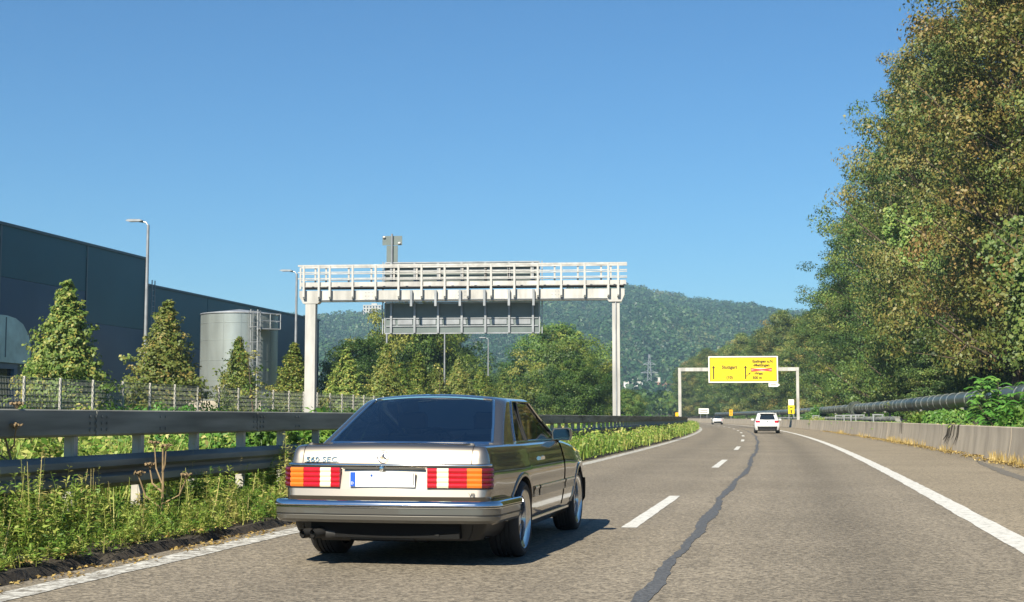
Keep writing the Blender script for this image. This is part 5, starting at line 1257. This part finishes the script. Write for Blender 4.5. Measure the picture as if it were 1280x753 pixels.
# near verge in front of the rail: fine grass, feathery leafy weeds and pale seed stems
def stems(nc, s0, s1, La, Lb, hmin, hmax, nl, lf, spread, rng, pw, tb, wst=.0035):
    c, L = scatter(s0, s1, La, Lb, nc, rng, pw=pw); h = rng.uniform(hmin, hmax, nc)*np.clip(.85+.28*np.sin(c[:, 1]*1.9+.4)+.22*np.sin(c[:, 1]*.83+L*3)+.15*np.sin(c[:, 1]*4.7), .35, 1.12); dx = rng.normal(0, .12, (nc, 2))*h[:, None]; tn = tb+rng.normal(0, .16, nc)
    up = np.concatenate([dx, h[:, None]], 1); s_ = unit(rng.normal(size=(nc, 3))*np.array([1, 1, 0])); o = np.arange(nc)[:, None]*4
    Vs = np.stack([c-s_*wst, c+s_*wst, c+up-s_*wst*.3, c+up+s_*wst*.3], 1).reshape(-1, 3); parts.append((Vs, o+np.array([0, 1, 3, 2]), np.repeat(tn+.1, 4)))
    k = np.repeat(np.arange(nc), nl); t = rng.uniform(.12, 1.0, len(k)); P = c[k]+up[k]*t[:, None]; out = unit(rng.normal(size=(len(k), 3))*np.array([1, 1, .25])+np.array([0, 0, .35])); ll = lf*rng.uniform(.5, 1.3, len(k))*(1.15-.7*t)
    P = P+out*(ll*.5+spread*rng.uniform(0, 1, len(k))*(1.1-t))[:, None]; Nn = np.array([0, 0, 1.])+rng.normal(size=(len(k), 3))*.45; Nn = Nn-out*np.sum(Nn*out, 1, keepdims=True)
    parts.append(leaves(P, ll, Nn, tn[k]+rng.normal(0, .10, len(k)), rng, asp=.34, fold=.1, Tg=out))
P, k = clumped(6.5, 34, 5.60, 6.4, 420, 30, .10, rng, 1.25); hc = rng.uniform(.10, .34, 420)[k]
n = len(P); parts.append(blades(P, hc*rng.uniform(.5, 1.1, n), rng.uniform(.002, .005, n), .7, (.55+rng.normal(0, .16, 420)[k]+rng.normal(0, .14, n)), rng))
stems(950, 7, 34, 5.44, 6.45, .12, .36, 40, .075, .03, rng, 1.25, .50)
stems(620, 7, 34, 5.70, 6.45, .30, .60, 46, .085, .035, rng, 1.2, .56)
stems(420, 7, 34, 5.95, 6.28, .34, .54, 50, .095, .05, rng, 1.2, .5)
stems(900, 7, 34, 6.22, 6.55, .34, .52, 44, .09, .05, rng, 1.2, .48)
stems(320, 7, 30, 5.40, 5.62, .05, .20, 26, .05, .05, rng, 1.2, .55)
stems(150, 7.5, 34, 5.55, 6.30, .38, .74, 40, .03, .02, rng, 1.1, .98, .006)
stems(60, 8, 34, 5.75, 6.30, .60, .82, 50, .05, .02, rng, 1.1, .72, .005)
stems(320, 7, 34, 5.55, 5.85, .04, .16, 26, .05, .05, rng, 1.25, .62)
stems(200, 15.0, 19.6, 5.60, 6.35, .45, .80, 60, .085, .03, rng, 1., .62)
# along the rail farther on
P, k = clumped(30, 200, 5.45, 6.3, 900, 11, .16, rng, 1.5); n = len(P); hc = rng.uniform(.25, .62, 900)[k]; parts.append(blades(P, hc*rng.uniform(.5, 1.1, n), rng.uniform(.010, .022, n), .4, .52+rng.normal(0, .15, 900)[k]+rng.normal(0, .12, n), rng))
P, k = clumped(30, 230, 5.5, 6.4, 900, 34, .20, rng, 1.5); n = len(P); P[:, 2] += rng.uniform(.05, 1., n)*rng.uniform(.25, .75, 900)[k]; parts.append(leaves(P, rng.uniform(.06, .15, n), rng.normal(size=(n, 3))*.6+np.array([.1, -.4, .8]), .5+rng.normal(0, .14, 900)[k]+rng.normal(0, .14, n), rng, asp=.5))
V, F, T = cat(parts); tag(link('weeds', np_mesh('weeds', V, F, T, M['lf_weed'])), kind='stuff')
# undergrowth of the median, behind the rail
parts = []
P, k = clumped(6, 40, 6.9, 10.3, 700, 30, .14, rng, 1.2); n = len(P); hc = rng.uniform(.3, 1.0, 700)[k]; parts.append(blades(P, hc*rng.uniform(.5, 1.1, n), rng.uniform(.006, .012, n), .4, .62+rng.normal(0, .16, 700)[k]+rng.normal(0, .12, n), rng))
P, k = clumped(6, 44, 6.8, 10.3, 620, 34, .16, rng, 1.2); n = len(P); P[:, 2] += rng.uniform(.05, .95, n); parts.append(leaves(P, rng.uniform(.05, .12, n), rng.normal(size=(n, 3))*.6+np.array([.1, -.4, .8]), .55+rng.normal(0, .18, 620)[k]+rng.normal(0, .14, n), rng, asp=.5))
P, k = clumped(40, 260, 7.0, 10.0, 900, 24, .25, rng, 1.3); n = len(P); P[:, 2] += rng.uniform(.05, .9, n); parts.append(leaves(P, rng.uniform(.1, .22, n), rng.normal(size=(n, 3))*.6+np.array([.1, -.4, .8]), .45+rng.normal(0, .16, 900)[k]+rng.normal(0, .14, n), rng, asp=.5))
V, F, T = cat(parts); tag(link('undergrowth', np_mesh('undergrowth', V, F, T, M['lf_weed'])), kind='stuff')
# undergrowth on the right bank and its dry fringe
parts = []
P, k = clumped(30, 220, -7.6, -6.2, 500, 26, .25, rng, 1.2); n = len(P); P[:, 2] = .4+rng.uniform(.0, .5, n); parts.append(leaves(P, rng.uniform(.08, .2, n), rng.normal(size=(n, 3))*.6+np.array([-.2, -.4, .8]), .45+rng.normal(0, .16, 500)[k]+rng.normal(0, .14, n), rng, asp=.5))
P, k = clumped(40, 330, -20, -9.5, 900, 30, .4, rng, 1.2); n = len(P); P[:, 2] = .5+rng.uniform(.0, 1.6, n)+np.maximum(0, -0)*.2; parts.append(leaves(P, rng.uniform(.15, .35, n), rng.normal(size=(n, 3))*.6+np.array([-.2, -.4, .8]), .25+rng.normal(0, .12, 900)[k]+rng.normal(0, .1, n), rng, asp=.5))
V, F, T = cat(parts); tag(link('undergrowth', np_mesh('undergrowth', V, F, T, M['lf_weed'])), kind='stuff')
parts = []
P, k = clumped(10, 120, -5.58, -5.15, 330, 20, .15, rng, 1.5); n = len(P); P[:, 2] = .012+rng.uniform(0, .05, n); parts.append(leaves(P, rng.uniform(.04, .10, n), rng.normal(size=(n, 3))*.35+np.array([0, 0, 1.]), .5+rng.normal(0, .25, n), rng, asp=.6))
P, k = clumped(8, 30, 5.12, 5.55, 150, 14, .07, rng, 1.2); n = len(P); P[:, 2] = .012+.06*rng.uniform(0, 1, n)*0; P[:, 2] += np.where(np.abs(P[:, 0]) > 5.38, .10, 0); parts.append(leaves(P, rng.uniform(.015, .05, n), rng.normal(size=(n, 3))*.35+np.array([0, 0, 1.]), .35+rng.normal(0, .25, n), rng, asp=.6))
P, k = clumped(14, 110, -5.60, -5.42, 34, 34, .13, rng, 1.3); n = len(P); P[:, 2] = .005; parts.append(blades(P, rng.uniform(.08, .30, n), rng.uniform(.006, .012, n), .4, .75+rng.normal(0, .2, n), rng))
V, F, T = cat(parts); tag(link('leaf_litter', np_mesh('leaf_litter', V, F, T, M['lf_litter'])), kind='stuff')
# dry umbel weed standing before the rail, and a dry stalk
def umbel(name, label, loc, h, seed, lean=0., arms=None):
    pr = random.Random(seed); b = MB(); t = thing(name, label, 'dry plant', loc)
    b.tube([(0, 0, 0), (.01+lean*.5, 0, h*.5), (lean, 0, h)], [.015, .012, .007], n=6); heads = MB()
    arms = arms or [(.25, -.22, .62), (.30, .26, .60), (.45, -.16, .72), (.68, .05, .95), (.55, -.10, .98)]
    for (z0, dx, z1) in arms:
        p0 = Vector((lean*z0, 0, h*z0)); p1 = Vector((dx+lean*z0, pr.uniform(-.08, .08), h*z1)); b.tube([p0, p0.lerp(p1, .5)+Vector((dx*.22, 0, -.03)), p1], [.010, .008, .006], n=5)
        for k in range(11):
            a = k*2.4; q = p1+Vector((math.cos(a)*.055*math.sqrt(k/11), math.sin(a)*.055*math.sqrt(k/11), .045+.01*pr.random())); b.tube([p1, q], .0032, n=3)
            for j in range(4): heads.box(q+Vector((pr.gauss(0, .008), pr.gauss(0, .008), pr.gauss(0, .005))), (.014, .014, .011))
    b.build('stem', M['dry'], t); heads.build('seed_head', M['dry'], t); return t
umbel('dry_umbel', 'dry brown umbel weed standing against the lower guard rail beam', rd(12.5, 5.95, .08), .80, 3)
umbel('dry_umbel', 'leaning dry stalk crossing the box beam at the frame edge', rd(10.6, 6.2, .08), 1.12, 8, lean=-.34, arms=[(.62, -.14, .80), (.70, .10, .86), (.78, -.06, .95), (.86, .10, 1.02)])

# ------------------------------------------------------------------ wooded hill, far houses, pylon, air
rng = np.random.default_rng(77)
PX = [-900, 200, 345, 450, 520, 600, 680, 740, 780, 830, 870, 920, 960, 1050, 1280, 2000]
PY = [404, 401, 399, 397, 391, 381, 368, 362, 361, 369, 376, 384, 390, 404, 430, 470]
AZ = [math.atan((p-640)/1720)-PSI for p in PX]
RH = 1850.
HZ = [CAM_H+(521.5-y)*RH/1720-9 for y in PY]
def hill_z(r, a):
    H = np.interp(a, AZ, HZ); t = np.clip((r-760)/(RH-760), 0, 1.25); q = np.clip(t, 0, 1)
    z = H*(q**1.25*(1.55-.55*q)) + 7*np.sin(a*70+r*.006)*q*(1-q)*2+6*np.sin(a*37-r*.011)*q*(1-q)*3
    return np.where(t > 1, H-(t-1)*60, z)
na, nr_ = 120, 46; aa = np.linspace(-.75, .42, na); rr2 = np.linspace(740, 2350, nr_)
A, Rg = np.meshgrid(aa, rr2); Z = hill_z(Rg, A)-.3
V = np.stack([Rg*np.sin(A), Rg*np.cos(A), Z], -1).reshape(-1, 3); I0 = (np.arange(nr_-1)[:, None]*na+np.arange(na-1)[None, :]).ravel()
F = np.stack([I0, I0+1, I0+na+1, I0+na], 1)
tag(link('hill', np_mesh('hill', V, F, np.full(len(V), .3), M['grass'])), kind='structure')
n = 7000; a = rng.uniform(-.43, .09, n); r = 770+(1180)*rng.uniform(0, 1, n)**.85; z = hill_z(r, a)
R0 = rng.uniform(4.5, 8.5, n)*np.where(rng.uniform(size=n) < .2, 1.25, 1); per = 64
k = np.repeat(np.arange(n), per); d = unit(rng.normal(size=(n*per, 3))); d[:, 2] = np.abs(d[:, 2])*1.0-.15
rad = R0[k, None]*np.array([1, 1, 1.15])*(.75+.35*rng.uniform(size=(n*per, 1)))
C0 = np.stack([r*np.sin(a), r*np.cos(a), z+R0*.75], 1); P = C0[k]+d*rad
tt = .42+(rng.normal(0, .19, n)+.14*np.sin(a*58+r*.004)+.12*np.sin(a*23-r*.009+1)+.10*np.sin(r*.031+a*40))[k]+rng.normal(0, .10, n*per)
V, F, T = leaves(P, R0[k]*rng.uniform(.20, .42, n*per), d+rng.normal(size=(n*per, 3))*.25, tt, rng, asp=.85, fold=.2)
tag(link('hillside_wood', np_mesh('hillside_wood', V, F, T, M['lf_hill'])), kind='stuff')
# nearer belt of trees at the valley floor, one mass
n = 900; a = rng.uniform(-.42, .10, n); r = rng.uniform(430, 760, n); R0 = rng.uniform(3.2, 6.0, n); per = 60
k = np.repeat(np.arange(n), per); d = unit(rng.normal(size=(n*per, 3))); d[:, 2] = np.abs(d[:, 2])-.3
C0 = np.stack([r*np.sin(a), r*np.cos(a), R0*.9], 1); P = C0[k]+d*R0[k, None]*np.array([1, 1, 1.3])*(.7+.35*rng.uniform(size=(n*per, 1)))
V, F, T = leaves(P, R0[k]*rng.uniform(.2, .4, n*per), d+rng.normal(size=(n*per, 3))*.3, .5+rng.normal(0, .2, n)[k]+rng.normal(0, .1, n*per), rng, asp=.8)
tag(link('valley_wood', np_mesh('valley_wood', V, F, T, M['lf_green'])), kind='stuff')
M['cream'] = mat('cream_render', (.42, .40, .36), .8); M['roof_tile'] = mat('brown_roof_tile', (.20, .10, .06), .8)
def far_block(label, px, dist, z0, W, D, H, floors, cols, m, roof='flat'):
    a = math.atan((px-640)/1720)-PSI; x, y = dist*math.sin(a), dist*math.cos(a)
    t = thing('far_building', label, 'building', (x, y, z0), -a*.6)
    b = MB(); b.box((0, 0, H/2), (W, D, H)); b.build('wall', m, t)
    if roof == 'flat': b = MB(); b.box((0, 0, H+.4), (W*1.03, D*1.03, .8)); b.box((W*.1, 0, H+1.8), (W*.3, D*.5, 2.2)); b.build('roof', M['cream'], t)
    else:
        b = MB(); h = D*.35; b.sweep([[(-W/2-.4, -D/2-.5, H), (-W/2-.4, 0, H+h), (-W/2-.4, D/2+.5, H)], [(W/2+.4, -D/2-.5, H), (W/2+.4, 0, H+h), (W/2+.4, D/2+.5, H)]], closed=True, caps=True); b.build('roof', M['roof_tile'], t)
    pm = None
    for f in range(floors):
        for c in range(cols):
            b = MB(); x0 = -W/2+W*(c+.5)/cols; z = H*(f+.55)/floors
            if pm is None: b.box((0, 0, 0), (W/cols*.5, .3, H/floors*.5)); o = b.build('window', M['dark_glass'], t); pm = o.data
            else: o = link('window', pm, t)
            o.location = (x0, -D/2-.05, z)
    return t
far_block('pale apartment block on the crest of the wooded hill', 466, 1700, float(hill_z(np.array([1700.]), np.array([math.atan((466-640)/1720)-PSI]))[0])-2, 22, 13, 22, 6, 6, M['cream'])
far_block('low white house at the foot of the hill beside the thin gantry post', 791, 900, 17.5, 12, 9, 6, 2, 3, M['sign_white'], 'flat')
far_block('white house gable at the foot of the hill beside the pylon', 822, 880, 18.0, 5, 8, 5.5, 2, 1, M['sign_white'], 'flat')
far_block('long cream roofed house low at the foot of the hill beyond the portal', 832, 870, 16.0, 13, 9, 4, 1, 4, M['cream'], 'gable')
# lattice pylon
pa = math.atan((811-640)/1720)-PSI; pyl = thing('power_pylon', 'thin lattice power pylon before the wooded hill', 'pylon', (900*math.sin(pa), 900*math.cos(pa), 0), -pa)
b = MB(); Hh = 42.
wz = lambda z: 2.6*(1-z/Hh)+.35
for sx_ in (1, -1):
    for sy_ in (1, -1): b.beam((sx_*wz(0), sy_*wz(0), 0), (sx_*wz(Hh), sy_*wz(Hh), Hh), .34, .34)
for i in range(12):
    z0, z1 = Hh*i/12, Hh*(i+1)/12
    for sx_ in (1, -1): b.beam((sx_*wz(z0), -wz(z0), z0), (-sx_*wz(z1), -wz(z1), z1), .16, .16); b.beam((-wz(z0), sx_*wz(z0), z0), (-wz(z1), -sx_*wz(z1), z1), .16, .16)
b.build('lattice_mast', M['galv'], pyl)
for z, hw in ((24, 8.0), (30, 5.5), (35.5, 4.0)):
    b = MB(); b.beam((-hw, 0, z), (hw, 0, z), .3, .3); b.beam((-hw, 0, z), (0, 0, z+1.8), .2, .2); b.beam((hw, 0, z), (0, 0, z+1.8), .2, .2); b.build('cross_arm', M['galv'], pyl)
# the air of the valley
HAZE = .00020
hm = bpy.data.materials.new('haze'); hm.use_nodes = True; t = hm.node_tree; t.nodes.clear()
pv = N(t, 'ShaderNodeVolumePrincipled'); pv.inputs['Color'].default_value = (.50, .77, 1.0, 1); pv.inputs['Density'].default_value = HAZE; pv.inputs['Anisotropy'].default_value = 0.
o_ = N(t, 'ShaderNodeOutputMaterial'); t.links.new(pv.outputs[0], o_.inputs['Volume'])
b = MB(); b.box((0, 1700, 105), (9400, 6000, 212.4)); hz = b.build('haze', hm); tag(hz, kind='stuff')
